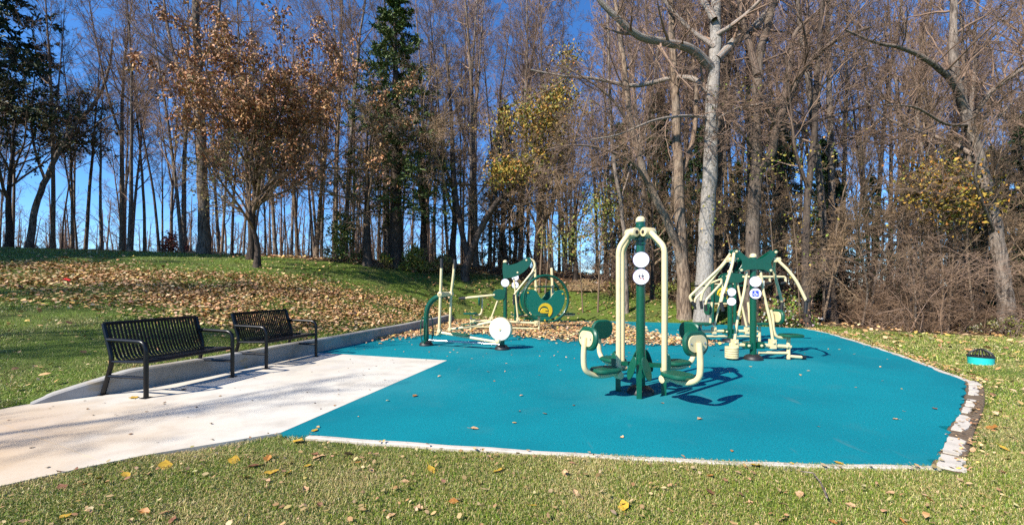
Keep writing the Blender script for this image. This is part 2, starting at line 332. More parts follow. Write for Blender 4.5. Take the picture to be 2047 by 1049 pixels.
# the walk: slabs with tooled joints between them
def clip_half(poly, p, n):
    out = []; d = [((q[0] - p[0]) * n[0] + (q[1] - p[1]) * n[1]) for q in poly]
    for i in range(len(poly)):
        a, b = poly[i], poly[(i + 1) % len(poly)]; da, db = d[i], d[(i + 1) % len(poly)]
        if da >= 0: out.append(a)
        if (da >= 0) != (db >= 0):
            t = da / (da - db); out.append((a[0] + (b[0] - a[0]) * t, a[1] + (b[1] - a[1]) * t))
    return out
walk = tag(link('concrete_walk', None), kind='structure')
j1a, j1b = np.array(G0(60, 868)), np.array(G0(195, 919)); jd = (j1b - j1a) / np.linalg.norm(j1b - j1a); jn = np.array([-jd[1], jd[0]])
if jn[1] < 0: jn = -jn
CONCs = [CONC[0], CONC[1]] + [tuple(p) for p in smooth_open([CONC[1]] + PATH_NEAR[1:5], 16)[1:]] + PATH_NEAR[5:] + PATH_FAR + WALL[:3] + [(-4.06, 8.56)]
g1 = j1a + jn * .004; g2 = j1a - jn * .004
slab('slab', clip_half(CONCs, g1, jn), .002, .08, M['concrete'], walk)
slab('slab', clip_half(CONCs, g2, -jn), .002, .08, M['concrete'], walk)

# retaining curb along the lawn, ramped down at its near end
def ribbon(path, hs, half, top_round=.02, base=-.1):
    """solid strip along a plan path; hs = height at each path point"""
    P = np.array(path); T = nrm(np.gradient(P, axis=0)); Nn = np.stack([-T[:, 1], T[:, 0]], 1); V = []; n = len(P)
    for i in range(n):
        h = hs[i]
        for o, z in ((-half, base), (-half, h - top_round), (-half + top_round, h), (half - top_round, h), (half, h - top_round), (half, base)):
            V.append((P[i, 0] + Nn[i, 0] * o, P[i, 1] + Nn[i, 1] * o, z))
    F = [(i * 6 + k, i * 6 + (k + 1) % 6, (i + 1) * 6 + (k + 1) % 6, (i + 1) * 6 + k) for i in range(n - 1) for k in range(6)] + [(5, 4, 3, 2, 1, 0), tuple((n - 1) * 6 + k for k in range(6))]
    return MB().add(V, F)
cp = smooth_open(WALL, 70); dist = np.concatenate([[0], np.cumsum(np.linalg.norm(np.diff(cp, axis=0), axis=1))])
ch = .02 + .235 * np.clip(dist / .85, 0, 1) ** .75 * np.clip((dist[-1] - dist) / .5 + .3, 0, 1)
ch += .004 * np.sin(dist * 2.3)
curb = ribbon(cp, ch, .085).part('retaining_curb', M['wall'], None)
tag(curb, 'low grey concrete retaining curb between the leafy bank and the benches', 'curb')
# pale concrete edging round the pad
def offset(path, o):
    P = np.array(path); T = nrm(np.gradient(P, axis=0)); return P + np.stack([T[:, 1], -T[:, 0]], 1) * o
en = smooth_open([(-1.82, 3.83)] + PAD_NEAR[2:], 40)
tag(ribbon(offset(en, .034), .004 + .003 * np.sin(np.arange(40) * 1.1), .03, .007).part('concrete_edging', M['edging'], None), 'thin pale concrete edging along the near side of the teal pad', 'edging')
ef = smooth_open(PAD_FARR, 50)
tag(ribbon(offset(ef, .05), -.002 + .005 * np.sin(np.arange(50) * .9), .035, .006).part('concrete_edging', M['edging'], None), 'thin concrete edging along the far right side of the teal pad', 'edging')
er = smooth_open(PAD_RIGHT, 60)
tag(ribbon(offset(er, .07), np.full(60, -.006), .085, .01).part('soil_strip', M['soil'], None), kind='structure')
re = thing('broken_edging', 'broken pale concrete edging half covered by soil at the right of the pad', 'edging', (0, 0, 0))
L_ = np.concatenate([[0], np.cumsum(np.linalg.norm(np.diff(er, axis=0), axis=1))]); LT = L_[-1]
for a_, b_, wd in ((.0, .34, .15), (.42, .95, .14), (1.25, 1.95, .11), (2.12, 2.40, .07), (2.5, 2.66, .07), (2.75, 2.9, .08), (3.25, 3.42, .08), (3.5, 3.68, .09), (3.75, 3.98, .1), (4.05, LT - .01, .13)):
    if a_ >= LT: continue
    n = 9; s_ = np.linspace(a_, min(b_, LT), n); q = np.stack([np.interp(s_, L_, er[:, k]) for k in (0, 1)], 1); T = nrm(np.gradient(q, axis=0)); Nn = np.stack([T[:, 1], -T[:, 0]], 1)
    wv = wd * (1 + rng.normal(0, .13, n)); wv[[0, -1]] *= .7
    ins = .012 + .01 * rng.random(n); poly = [tuple(q[i] + Nn[i] * ins[i]) for i in range(n)] + [tuple(q[i] + Nn[i] * (.02 + .85 * wv[i])) for i in range(n - 1, -1, -1)]
    slab('concrete_piece', poly, .004 + .006 * rng.random(), .05, M['edging'], re)

# ------------------------------------------------------------------ trees: vectorised growth
def grow(r, P, R, k, t0, t1, ang, length, npts, wig, up, rr, rtip, short=.5, rmin=.0035, jit=.35):
    N, n = P.shape[:2]; idx = np.repeat(np.arange(N), k); m = N * k
    t = t0 + (t1 - t0) * ((np.tile(np.arange(k), N) + r.random(m)) / k)
    f = t * (n - 1); i = np.minimum(f.astype(int), n - 2); wv = (f - i)[:, None]
    st = P[idx, i] * (1 - wv) + P[idx, i + 1] * wv; tan = nrm(P[idx, i + 1] - P[idx, i]); rad = R[idx, i] * (1 - wv[:, 0]) + R[idx, i + 1] * wv[:, 0]
    q = r.normal(size=(m, 3)); perp = nrm(q - tan * np.sum(q * tan, 1, keepdims=True))
    a = np.radians(ang * (1 + jit * r.normal(size=m)))[:, None]
    d = nrm(tan * np.cos(a) + perp * np.sin(a))
    Lh = (np.asarray(length)[idx] if np.ndim(length) else length) * (.65 + .7 * r.random(m)) * (1 - short * (t - t0) / max(t1 - t0, 1e-6))
    pts = np.empty((m, npts, 3)); pts[:, 0] = st; step = (Lh / (npts - 1))[:, None]
    for j in range(1, npts):
        d = nrm(d + wig * r.normal(size=(m, 3)) + np.array([0, 0, up])); pts[:, j] = pts[:, j - 1] + d * step
    r0 = np.maximum(rad * rr * (.7 + .5 * r.random(m)), rmin); r0 = np.minimum(r0, rad * .9 + 1e-4); r0 = np.maximum(r0, rmin)
    tt = np.linspace(0, 1, npts)[None]; RR = r0[:, None] * (1 - tt) + np.minimum(rtip, r0)[:, None] * tt
    return pts, RR, Lh
def tubes(P, R, s):
    m, n = P.shape[:2]; T = nrm(np.gradient(P, axis=1)); ref = np.where(np.abs(T[:, :1, 2:]) > .8, np.array([1., .13, 0]), np.array([.1, 0, 1.]))
    u = nrm(ref - T * np.sum(ref * T, 2, keepdims=True)); v = np.cross(T, u); a = 2 * math.pi * np.arange(s) / s
    V = P[:, :, None] + R[:, :, None, None] * (np.cos(a)[None, None, :, None] * u[:, :, None] + np.sin(a)[None, None, :, None] * v[:, :, None])
    b = (np.arange(m)[:, None, None] * n + np.arange(n - 1)[None, :, None]) * s; k = np.arange(s)[None, None]; k2 = (k + 1) % s
    F = np.stack([b + k, b + k2, b + s + k2, b + s + k], -1).reshape(-1, 4)
    return V.reshape(-1, 3), F
def merge(parts):
    V = []; F = {}; n = 0
    for v, f in parts:
        V.append(v); F.setdefault(f.shape[1], []).append(f + n); n += len(v)
    return np.concatenate(V), [np.concatenate(x) for x in F.values()]
def leafquads(C, size, r, hang=.3, fold=True, aspect=.55):
    """folded leaf of four points each: two triangles hinged on the midrib"""
    m = len(C); d = nrm(r.normal(size=(m, 3)) + np.array([0, 0, -hang])); q = r.normal(size=(m, 3)); s = nrm(np.cross(d, q)); nn = np.cross(s, d)
    L_ = (size * (.6 + .8 * r.random(m)))[:, None]
    tip = C + d * L_; mid = C + d * L_ * .45; up = nn * L_ * .16 * r.random((m, 1))
    V = np.stack([C, mid + s * L_ * aspect * .5 + up, tip, mid - s * L_ * aspect * .5 + up], 1).reshape(-1, 3); b = np.arange(m)[:, None] * 4
    F = np.concatenate([b + np.array([[0, 1, 2]]), b + np.array([[0, 2, 3]])]); return V, F
def pick(r, m, cols, p=None, var=.25):
    c_ = np.array(cols)[r.choice(len(cols), m, p=p)]; return c_ * (1 + var * (r.random((m, 1)) * 2 - 1)) * (1 + .08 * r.normal(size=(m, 3)))

def trunk_line(pts, n=26, wig=0.0, r=None):
    P = smooth_open(pts, n)
    if wig and r is not None: P[1:, :2] += np.cumsum(r.normal(0, wig, (n - 1, 2)), 0) * np.linspace(0, 1, n - 1)[:, None]
    return P
def flare(R, hts, amt=.55, sc=.5): return R * (1 + amt * np.exp(-np.maximum(hts, 0) / sc))

def forest_tree(seed, h=20, r0=.2, clear=.42, nb=22, spread=4.2, ang=42, fork=False, dens=1.0):
    r = np.random.default_rng(seed); n = 18
    lean = r.normal(0, .8, 2); pts = [(0, 0, -.3), (lean[0] * .1, lean[1] * .1, h * .25), (lean[0] * .5 + r.normal(0, .12), lean[1] * .5 + r.normal(0, .12), h * .6), (lean[0] + r.normal(0, .3), lean[1] + r.normal(0, .3), h)]
    P = trunk_line(pts, n, .05, r); tt = np.linspace(0, 1, n); R = r0 * (1 - .86 * tt ** 1.15); R = flare(R, P[:, 2])
    P0, R0 = P[None], R[None]
    if fork:
        k = int(n * r.uniform(.3, .5)); base = P[k]; d = nrm(np.array([r.normal(), r.normal(), 0])); hh = h - base[2]
        Q = smooth_open([base, base + d * .7 + (0, 0, hh * .2), base + d * 1.5 + (0, 0, hh * .55), base + d * 2.2 + (0, 0, hh * .95)], n); RQ = R[k] * .75 * (1 - .85 * tt)
        P0 = np.stack([P, Q]); R0 = np.stack([R, RQ])
    tr = tubes(P0, R0, 9)
    l1p, l1r, L1 = grow(r, P0, R0, int(nb * 1.15 / (1.6 if fork else 1)), clear, .985, ang, spread, 8, .12, .13, .46, .008, .55)
    if fork: pass
    st = grow(r, P0[:1], R0[:1], 3, .15, clear, 62, spread * .5, 6, .14, .06, .2, .005, .3)          # dead stubs low on the stem
    l2p, l2r, L2 = grow(r, l1p, l1r, 7, .22, .97, 40, L1 * .42, 5, .13, .07, .55, .006, .5)
    l3p, l3r, L3 = grow(r, l2p, l2r, int(6 * dens), .18, .97, 38, L2 * .5, 3, .15, .08, .6, .0045, .45, .0055)
    l4p, l4r, L4 = grow(r, l3p, l3r, int(5 * dens), .2, .98, 36, L3 * .55, 2, .15, .06, .6, .0035, .4, .005)
    s2 = grow(r, st[0], st[1], 5, .2, .95, 45, st[2] * .4, 4, .15, .05, .5, .004)
    V, F = merge([tubes(l1p, l1r, 6), tubes(l2p, l2r, 4), tubes(l3p, l3r, 3), tubes(l4p, l4r, 3), tubes(st[0], st[1], 5), tubes(s2[0], s2[1], 3)])
    return tr, (V, F)
def broad_tree(seed, h=9, r0=.22, stems=5, spread=4.5, k=(7, 7, 6, 5), droop=-.01, fork_h=.22, ang=50, tw=1.0):
    """low, wide crown: several limbs from a short stem"""
    r = np.random.default_rng(seed); n = 14
    P = trunk_line([(0, 0, -.25), (r.normal(0, .05), r.normal(0, .05), h * fork_h * .5), (r.normal(0, .15), r.normal(0, .15), h * fork_h), (r.normal(0, .3), r.normal(0, .3), h * .62)], n); tt = np.linspace(0, 1, n)
    R = flare(r0 * (1 - .8 * tt), P[:, 2], .5, .35); P0, R0 = P[None], R[None]
    l0 = grow(r, P0, R0, stems, .38, .75, ang, h * .62, 10, .08, .06, .62, .012, .25)
    l1 = grow(r, l0[0], l0[1], k[0], .2, .97, 45, l0[2] * .5, 7, .13, .03 + droop, .55, .008, .5)
    l2 = grow(r, l1[0], l1[1], k[1], .15, .97, 45, l1[2] * .45, 5, .16, droop, .55, .005, .5)
    l3 = grow(r, l2[0], l2[1], k[2], .15, .97, 42, l2[2] * .5, 3, .18, droop, .6, .004 * tw, .4, .0045 * tw)
    l4 = grow(r, l3[0], l3[1], k[3], .2, .98, 40, l3[2] * .55, 2, .18, droop, .6, .003 * tw, .4, .004 * tw)
    V, F = merge([tubes(l0[0], l0[1], 7), tubes(l1[0], l1[1], 5), tubes(l2[0], l2[1], 4), tubes(l3[0], l3[1], 3), tubes(l4[0], l4[1], 3)])
    return tubes(P0, R0, 9), (V, F), l3, l4
def conifer(seed, h=16, rad=3.2, base=.12, nb=110, cols=((.02, .045, .015), (.035, .07, .022), (.05, .085, .025)), droop=-.03, nk=14, nl=16, size=.2, pexp=1.0):
    r = np.random.default_rng(seed); n = 14; tt = np.linspace(0, 1, n)
    P = trunk_line([(0, 0, -.3), (0, 0, h * .5), (r.normal(0, .1), r.normal(0, .1), h)], n); R = flare(.018 * h * (1 - .95 * tt), P[:, 2], .4, .4)
    t = base + (1 - base) * (np.arange(nb) + r.random(nb)) / nb; az = np.arange(nb) * 2.39996 + r.normal(0, .3, nb)
    st = np.stack([np.interp(t, tt, P[:, i]) for i in range(3)], 1); Ln = rad * (1 - (t - base) / (1 - base)) ** pexp * (.65 + .5 * r.random(nb)) + .25
    d = np.stack([np.cos(az), np.sin(az), .25 * (t * 2 - .7)], 1); pts = np.empty((nb, 7, 3)); pts[:, 0] = st; d = nrm(d)
    for j in range(1, 7): d = nrm(d + .06 * r.normal(size=d.shape) + np.array([0, 0, droop])); pts[:, j] = pts[:, j - 1] + d * (Ln / 6)[:, None]
    RB = (.012 + .008 * Ln)[:, None] * np.linspace(1, .15, 7)[None]
    l2 = grow(r, pts, RB, nk, .15, 1.0, 50, Ln * .3, 4, .12, droop, .5, .004, .5, .005)
    idx = np.repeat(np.arange(len(l2[0])), nl); tv = r.random(len(idx)); f = tv * 3; i = np.minimum(f.astype(int), 2); wv = (f - i)[:, None]
    C = l2[0][idx, i] * (1 - wv) + l2[0][idx, i + 1] * wv; C = C + r.normal(0, .03, C.shape)
    tan = nrm(l2[0][idx, i + 1] - l2[0][idx, i]); dd = nrm(tan + .7 * r.normal(size=C.shape) + np.array([0, 0, -.15])); s = nrm(np.cross(dd, r.normal(size=C.shape)))
    L_ = (size * (.5 + .8 * r.random(len(C))))[:, None]; wd = L_ * .16
    V = np.stack([C - s * wd * .4, C + dd * L_ * .5 + s * wd, C + dd * L_, C + dd * L_ * .5 - s * wd], 1).reshape(-1, 3); F = np.arange(len(C) * 4).reshape(-1, 4)
    colv = np.repeat(pick(r, len(C), cols), 4, 0)
    return tubes(P[None], R[None], 9), merge([tubes(pts, RB, 5), tubes(l2[0], l2[1], 3)]), (V, F, colv)

def tree_meshes(name, trunk, crown, mt, mc, leaves=None, smooth=True):
    out = [('trunk', np_mesh(name + '_trunk', trunk[0], [trunk[1]], mt)), ('crown', np_mesh(name + '_crown', crown[0], crown[1], mc))]
    if leaves: out.append(('foliage', np_mesh(name + '_foliage', leaves[0], [leaves[1]], M['attr'], leaves[2], False)))
    return out
def place_tree(name, meshes, label, group, x, y, rz=0, sc=1.0, szz=None, cat='tree', tilt=(0, 0), z=None):
    o = tag(link(name, None, None, (x, y, H(x, y) if z is None else z), (tilt[0], tilt[1], rz), (sc, sc, szz or sc)), label, cat, group)
    for pn, me in meshes: link(pn, me, o)
    return o
LEAF_AT = lambda l, r, per, jit=.05: (lambda idx, tv: (l[0][idx, np.minimum((tv * (l[0].shape[1] - 1)).astype(int), l[0].shape[1] - 1)] + r.normal(0, jit, (len(idx), 3))))(np.repeat(np.arange(len(l[0])), per), r.random(len(l[0]) * per))

# --- the tall bare trees of the wood
PROTO = []
for s_, kw in enumerate((dict(h=21, r0=.165, clear=.45), dict(h=19, r0=.13, clear=.38, nb=24, spread=3.6), dict(h=22, r0=.19, clear=.42, fork=True, nb=28), dict(h=18, r0=.11, clear=.5, nb=18, spread=3.2, ang=36), dict(h=20, r0=.15, clear=.33, nb=26, spread=4.0, ang=46), dict(h=23, r0=.18, clear=.52, nb=20, fork=True, spread=4.6))):
    tr, cr = forest_tree(100 + s_, **kw)
    PROTO.append([tree_meshes('forest_tree', tr, cr, M[m_], M['twig']) for m_ in (('bark', 'barkwarm', 'bark', 'barkdark', 'bark', 'barkwarm')[s_],)][0])
def px_of(x, y): return 1023.5 + FPX * x / y
taken = []
def ok(x, y, dmin):
    for a, b in taken:
        if (a - x) ** 2 + (b - y) ** 2 < dmin * dmin: return False
    taken.append((x, y)); return True
# --- singled-out trees, limb by limb
def hero(name, label, d, trunks, limbs, m_trunk, m_twig='twig', seed=1, lv=((8, 2.4), (6, 1.0), (6, .5), (4, .26)), yj=1.2, flare_amt=.28, up=.03, vines=None, rz_=None):
    """trunks / limbs: lists of (points as (px, py, depth offset), base radius, tip radius)"""
    r = np.random.default_rng(seed)
    def world(ps): return np.array([W(p[0], p[1], d + (p[2] if len(p) > 2 else 0)) for p in ps])
    base = world(trunks[0][0])[0]; x, y = base[0], base[1]; gz = H(x, y); org = np.array([x, y, gz])
    def stack(lst, n, fl):
        P, R = [], []
        for k_, (ps, ra, rb) in enumerate(lst):
            q = world(ps) - org
            if fl and k_ == 0: q = np.vstack([[q[0][0], q[0][1], -.3], q]) if q[0][2] > -.25 else q
            p = smooth_open(q, n); p[1:-1] += r.normal(0, ra * .05, (n - 2, 3)); P.append(p); rr_ = ra + (rb - ra) * np.linspace(0, 1, n)
            rr_ = rr_ * .82 * (1 + .025 * r.normal(size=n))
            if fl and k_ == 0: rr_ = flare(rr_, p[:, 2], flare_amt, .5)
            R.append(rr_)
        return np.array(P), np.array(R)
    TP, TR = stack(trunks, 30, True); parts = []
    LP, LR = (stack(limbs, 16, False) if limbs else (None, None))
    if limbs: parts.append(tubes(LP, LR, 8)); src = [(LP, LR, .15)]
    else: src = []
    src.append((TP, TR, .5)); lv1 = []
    for Pq, Rq, t0 in src:
        a = grow(r, Pq, Rq, lv[0][0], t0, .99, 48, lv[0][1], 8, .14, up, .4, .009, .35); parts.append(tubes(a[0], a[1], 5)); lv1.append(a)
    P1 = np.concatenate([a[0] for a in lv1]); R1 = np.concatenate([a[1] for a in lv1]); L1 = np.concatenate([a[2] for a in lv1])
    b = grow(r, P1, R1, lv[1][0], .15, .98, 44, L1 * .45, 6, .16, up, .55, .006, .4); c_ = grow(r, b[0], b[1], lv[2][0], .15, .98, 42, b[2] * .48, 3, .17, up, .6, .0045, .4, .005)
    e = grow(r, c_[0], c_[1], lv[3][0], .2, .98, 40, c_[2] * .5, 2, .17, up * .5, .6, .0035, .4, .0045)
    parts += [tubes(b[0], b[1], 4), tubes(c_[0], c_[1], 3), tubes(e[0], e[1], 3)]
    ms = tree_meshes(name, tubes(TP, TR, 16), merge(parts), M[m_trunk], M[m_twig])
    taken.append((x, y)); o = place_tree(name, ms, label, None, x, y, z=gz)
    if limbs:                                       # heavy limbs wear the bark of the trunk
        v, f = tubes(LP, LR * 1.004, 10); link('limb', np_mesh(name + '_limb', v, [f], M[m_trunk]), o)
    return o

hero('broadleaf_tree', 'tall tree with a straight pale grey trunk and heavy arching limbs', 15.2,
     [([(1407, 590), (1411, 500), (1416, 400), (1421, 280), (1426, 160), (1430, 60, .2), (1436, -60, .4), (1440, -200, .6)], .375, .16)],
     [([(1423, 138), (1385, 100, -.4), (1330, 84, -.9), (1275, 72, -1.3), (1235, 38, -1.6), (1195, -5, -1.8), (1160, -70, -2)], .20, .08),
      ([(1432, 120), (1470, 82, .3), (1515, 48, .5), (1552, 0, .8), (1590, -70, 1)], .22, .10),
      ([(1428, 40), (1402, -5, .4), (1385, -60, .6), (1360, -160, .8)], .15, .07),
      ([(1416, 182), (1380, 155, .5), (1335, 158, .9), (1270, 172, 1.2), (1190, 158, 1.3), (1110, 150, 1.2), (1060, 140, 1)], .13, .04),
      ([(1424, 245), (1470, 218, -.4), (1530, 206, -.8), (1585, 190, -1)], .06, .02),
      ([(1428, 95), (1375, 55, .3), (1335, 10, .5), (1300, -50, .7)], .10, .05), ([(1434, 70), (1478, 40, -.5), (1525, -5, -.9), (1560, -60, -1.2)], .10, .05), ([(1413, 235), (1370, 232, -.6), (1310, 240, -1), (1240, 268, -1.4), (1180, 280, -1.7)], .07, .02)], 'barkpale', seed=21)
hero('broadleaf_tree', 'dark forked tree with rough bark just right of the pale trunk', 14.6,
     [([(1502, 600), (1504, 500), (1508, 400), (1511, 330), (1510, 260), (1512, 180, .1), (1518, 120, .2), (1535, 50, .3), (1552, -30, .4), (1570, -150, .5)], .31, .10)],
     [([(1514, 340), (1538, 318, -.2), (1552, 255, -.4), (1580, 190, -.6), (1612, 130, -.7), (1680, 75, -.9), (1740, 55, -1)], .20, .05),
      ([(1556, 240, -.4), (1578, 150, -.3), (1588, 70, -.2), (1640, 20, 0), (1690, -40, .2)], .12, .05),
      ([(1514, 150), (1498, 90, .3), (1480, 20, .5), (1470, -60, .7)], .14, .06),
      ([(1508, 300), (1470, 255, -.5), (1440, 270, -.9), (1425, 262, -1.1)], .05, .025),
      ([(1512, 300), (1560, 262, .4), (1640, 240, .8), (1720, 215, 1.2), (1800, 205, 1.5)], .08, .025)], 'barkmid', seed=22)
hero('broadleaf_tree', 'brown tree with two crooked stems left of the pale trunk', 16.0,
     [([(1368, 590), (1364, 520), (1360, 440), (1356, 330), (1350, 220), (1346, 120), (1340, 0), (1338, -120)], .30, .10),
      ([(1366, 540), (1345, 470, -.2), (1312, 400, -.4), (1285, 340, -.5), (1262, 250, -.6), (1250, 150, -.6), (1235, 40, -.5), (1225, -60, -.4)], .19, .07)],
     [([(1358, 360), (1385, 280, .3), (1392, 180, .4), (1380, 80, .5), (1372, -30, .6)], .13, .05),
      ([(1300, 380, -.4), (1270, 330, -.9), (1210, 300, -1.4), (1150, 290, -1.8), (1090, 300, -2)], .08, .025),
      ([(1264, 260, -.6), (1225, 200, -.9), (1175, 160, -1), (1120, 130, -1)], .07, .02)], 'barkwarm', seed=23)
hero('broadleaf_tree', 'leaning grey brown tree at the right with a forked crown', 13.2,
     [([(2014, 655), (2008, 590), (1996, 500), (1982, 420), (1962, 340), (1942, 270), (1926, 215), (1912, 160), (1905, 80, .1), (1908, -20, .2), (1912, -140, .3)], .255, .08)],
     [([(1930, 225), (1905, 165, -.3), (1860, 125, -.6), (1815, 100, -.8), (1750, 85, -1), (1690, 60, -1.2)], .13, .03),
      ([(1940, 240), (1975, 190, -.3), (2010, 160, -.5), (2060, 130, -.7), (2120, 100, -1)], .11, .04),
      ([(1946, 310), (1900, 285, .4), (1840, 262, .8), (1780, 240, 1.2), (1720, 195, 1.5)], .085, .025),
      ([(1936, 250), (1890, 248, -.6), (1830, 215, -1.1), (1770, 210, -1.5)], .06, .02),
      ([(1990, 470), (1950, 340, -1.0), (1985, 250, -1.5), (2040, 190, -2)], .05, .02)], 'bark', seed=24)
hero('broadleaf_tree', 'shaded vine hung tree with a dark trunk behind the far machines', 13.9,
     [([(1612, 612), (1610, 540), (1611, 470), (1616, 380), (1626, 290), (1632, 180), (1640, 60), (1650, -80)], .16, .06)], [([(1616, 380), (1590, 300, -.3), (1580, 210, -.5), (1570, 110, -.6)], .07, .03)], 'barkdark', seed=25)
hero('broadleaf_tree', 'tall straight tree with a thick grey trunk on the hill crest behind the copper leaves', 19.2,
     [([(410, 508), (408, 470), (406, 400), (403, 300), (398, 180), (393, 80), (390, -40), (385, -150)], .30, .12)],
     [([(400, 250), (370, 170, .4), (345, 100, .8), (330, 20, 1), (322, -60, 1.2)], .11, .05), ([(396, 140), (430, 70, -.4), (440, 0, -.6), (450, -80, -.8)], .10, .05), ([(396, 190), (350, 130, -.7), (290, 80, -1.3), (250, 30, -1.6)], .07, .025)], 'bark', seed=26, up=.04)
hero('broadleaf_tree', 'bare tree with a reddish leaning double trunk behind the elliptical trainer', 20.5,
     [([(930, 542), (944, 500), (957, 465), (985, 415), (1020, 375), (1060, 345), (1100, 290), (1130, 230)], .23, .06), ([(938, 525), (925, 470, .3), (912, 400, .5), (905, 300, .6), (900, 200, .7), (890, 90, .8)], .19, .06)],
     [([(1000, 398), (1040, 410, -.5), (1090, 400, -1), (1150, 395, -1.3)], .08, .02), ([(1040, 360), (1010, 300, .4), (1005, 230, .6)], .08, .03)], 'barkdark', m_twig='twigbrown', seed=27, up=.0)
hero('broadleaf_tree', 'slim pale tree leaning left behind the tall four seat machine', 17.3,
     [([(1252, 585), (1250, 520), (1247, 460), (1240, 400), (1228, 330), (1222, 250), (1218, 150), (1215, 40), (1210, -80)], .12, .05)], [([(1240, 400), (1262, 330, .3), (1280, 250, .5), (1290, 160, .6)], .05, .02)], 'bark', seed=28)
hero('broadleaf_tree', 'curved bare tree sweeping to the right at the far left of the crest', 22.5,
     [([(58, 500), (64, 460), (75, 400), (95, 350), (120, 300), (150, 250), (190, 205), (215, 150), (225, 80)], .19, .05)], [([(120, 300), (175, 262, -.4), (215, 235, -.7), (250, 225, -1)], .06, .02), ([(90, 360), (70, 300, .3), (62, 230, .5), (70, 150, .7)], .08, .03)], 'bark', seed=29)

# copper-leaved oak and the small tree in front of it
tr, cr, l3, l4 = broad_tree(41, h=11.4, r0=.19, stems=18, k=(8, 6, 4, 3), fork_h=.14, ang=56)
r_ = np.random.default_rng(42); C = np.concatenate([LEAF_AT(l3, r_, 3, .1), LEAF_AT(l4, r_, 2, .08)]); C = C[r_.random(len(C)) < np.clip((C[:, 2] - 1.2) / 4.5, .0, 1)]; C = C[r_.random(len(C)) < min(1, 34000 / len(C))]
V, F = leafquads(C, .15, r_, .9); lc = np.repeat(pick(r_, len(C), [(.38, .195, .085), (.28, .135, .06), (.48, .27, .13), (.16, .075, .035)], [.4, .3, .15, .15]), 4, 0)
p0 = ray_ground(500, 519)
place_tree('oak_tree', tree_meshes('oak', tr, cr, M['barkdark'], M['twigbrown'], (V, F, lc)), 'round oak still covered in coppery brown leaves on the crest', None, p0[0] - .1, p0[1] + .2, 4.4, .82, .80); taken.append(p0)
tr, cr, l3, l4 = broad_tree(43, h=6.0, r0=.11, stems=9, k=(7, 6, 4, 4), fork_h=.27, ang=36)
C = LEAF_AT(l4, r_, 1, .05); C = C[r_.random(len(C)) < min(1, 1700 / len(C))]
V, F = leafquads(C, .085, r_, .4); lc = np.repeat(pick(r_, len(C), [(.28, .24, .07), (.22, .16, .06), (.16, .17, .05)]), 4, 0)
p0 = ray_ground(513, 534)
place_tree('ornamental_tree', tree_meshes('ornamental', tr, cr, M['barkdark'], M['twigbrown'], (V, F, lc)), 'small vase shaped tree with thin twigs in front of the coppery oak', None, p0[0], p0[1], 0, 1.0); taken.append(p0)

# low, wide bare trees in the middle
BROAD = []
for s_ in (51, 52):
    tr, cr, l3, l4 = broad_tree(s_, h=10.0, r0=.2, stems=8, k=(8, 7, 6, 4), droop=-.02, fork_h=.24, ang=56, tw=1.5); BROAD.append(tree_meshes('spreading_tree', tr, cr, M['barkdark'], M['twigtan']))
for i, (px, py, lab) in enumerate(((735, 531, 'low spreading bare tree with a dark trunk left of the tall spruce'), (846, 528, 'wide bare tree with drooping brown twigs right of the tall spruce'), (905, 534, 'bare spreading tree behind the yellow green bush'), (1075, 552, 'bare spreading tree with yellowing vines above the wheel machine'), (1150, 566, 'small crooked bare tree right of the wheel machine'))):
    p = ray_ground(px, py); taken.append(p); place_tree('spreading_tree', BROAD[i % 2], lab, None, p[0], p[1], i * 1.7 + .5, (1.0, 1.08, 1.02, .95, .78)[i])

for i, (px, y, sc, lab) in enumerate(((1668, 14.6, .5, 'small tan bare tree with tangled twigs right of the vine hung tree'), (1950, 14.6, .48, 'small bare tree with spreading twigs left of the leaning trunk'), (1465, 17.0, .55, 'small bare tree between the pale trunk and the dark forked tree'), (1305, 18.6, .55, 'small tan bare tree left of the crooked brown tree'), (1560, 16.2, .55, 'small twiggy bare tree right of the dark forked tree'), (2070, 14.2, .5, 'small bare tree at the right edge of the picture'), (1010, 23.5, .7, 'rounded bare tree left of the wheel machine'))):
    x = (px - 1023.5) * y / FPX; taken.append((x, y)); place_tree('understory_tree', BROAD[i % 2], lab, None, x, y, i * 2.3, sc, sc * 1.15)
# conifers
CON = []
tr, cr, lf = conifer(61, h=19, rad=3.6, base=.18, nb=130, cols=((.04, .072, .018), (.07, .105, .024), (.10, .135, .032))); CON.append(tree_meshes('spruce', tr, cr, M['barkdark'], M['barkdark'], lf))
tr, cr, lf = conifer(62, h=13, rad=3.0, base=.06, nb=110, droop=-.07); CON.append(tree_meshes('hemlock', tr, cr, M['barkdark'], M['barkdark'], lf))
tr, cr, lf = conifer(63, h=17, rad=5.4, base=.36, nb=95, droop=.01, nk=16, nl=22, size=.3, cols=((.012, .028, .008), (.022, .045, .012), (.05, .075, .02)), pexp=.55); CON.append(tree_meshes('pine', tr, cr, M['barkdark'], M['barkdark'], lf))
p = ray_ground(787, 535); taken.append(p); place_tree('spruce_tree', CON[0], 'tall green spruce rising above the bare trees left of centre', None, p[0], p[1] + .4, 0, 1.0, .735)
p = W(-95, 500, 22); place_tree('pine_tree', CON[2], 'dark green pine at the left edge of the picture', None, p[0], p[1], 1.0, 1.05); taken.append((p[0], p[1]))
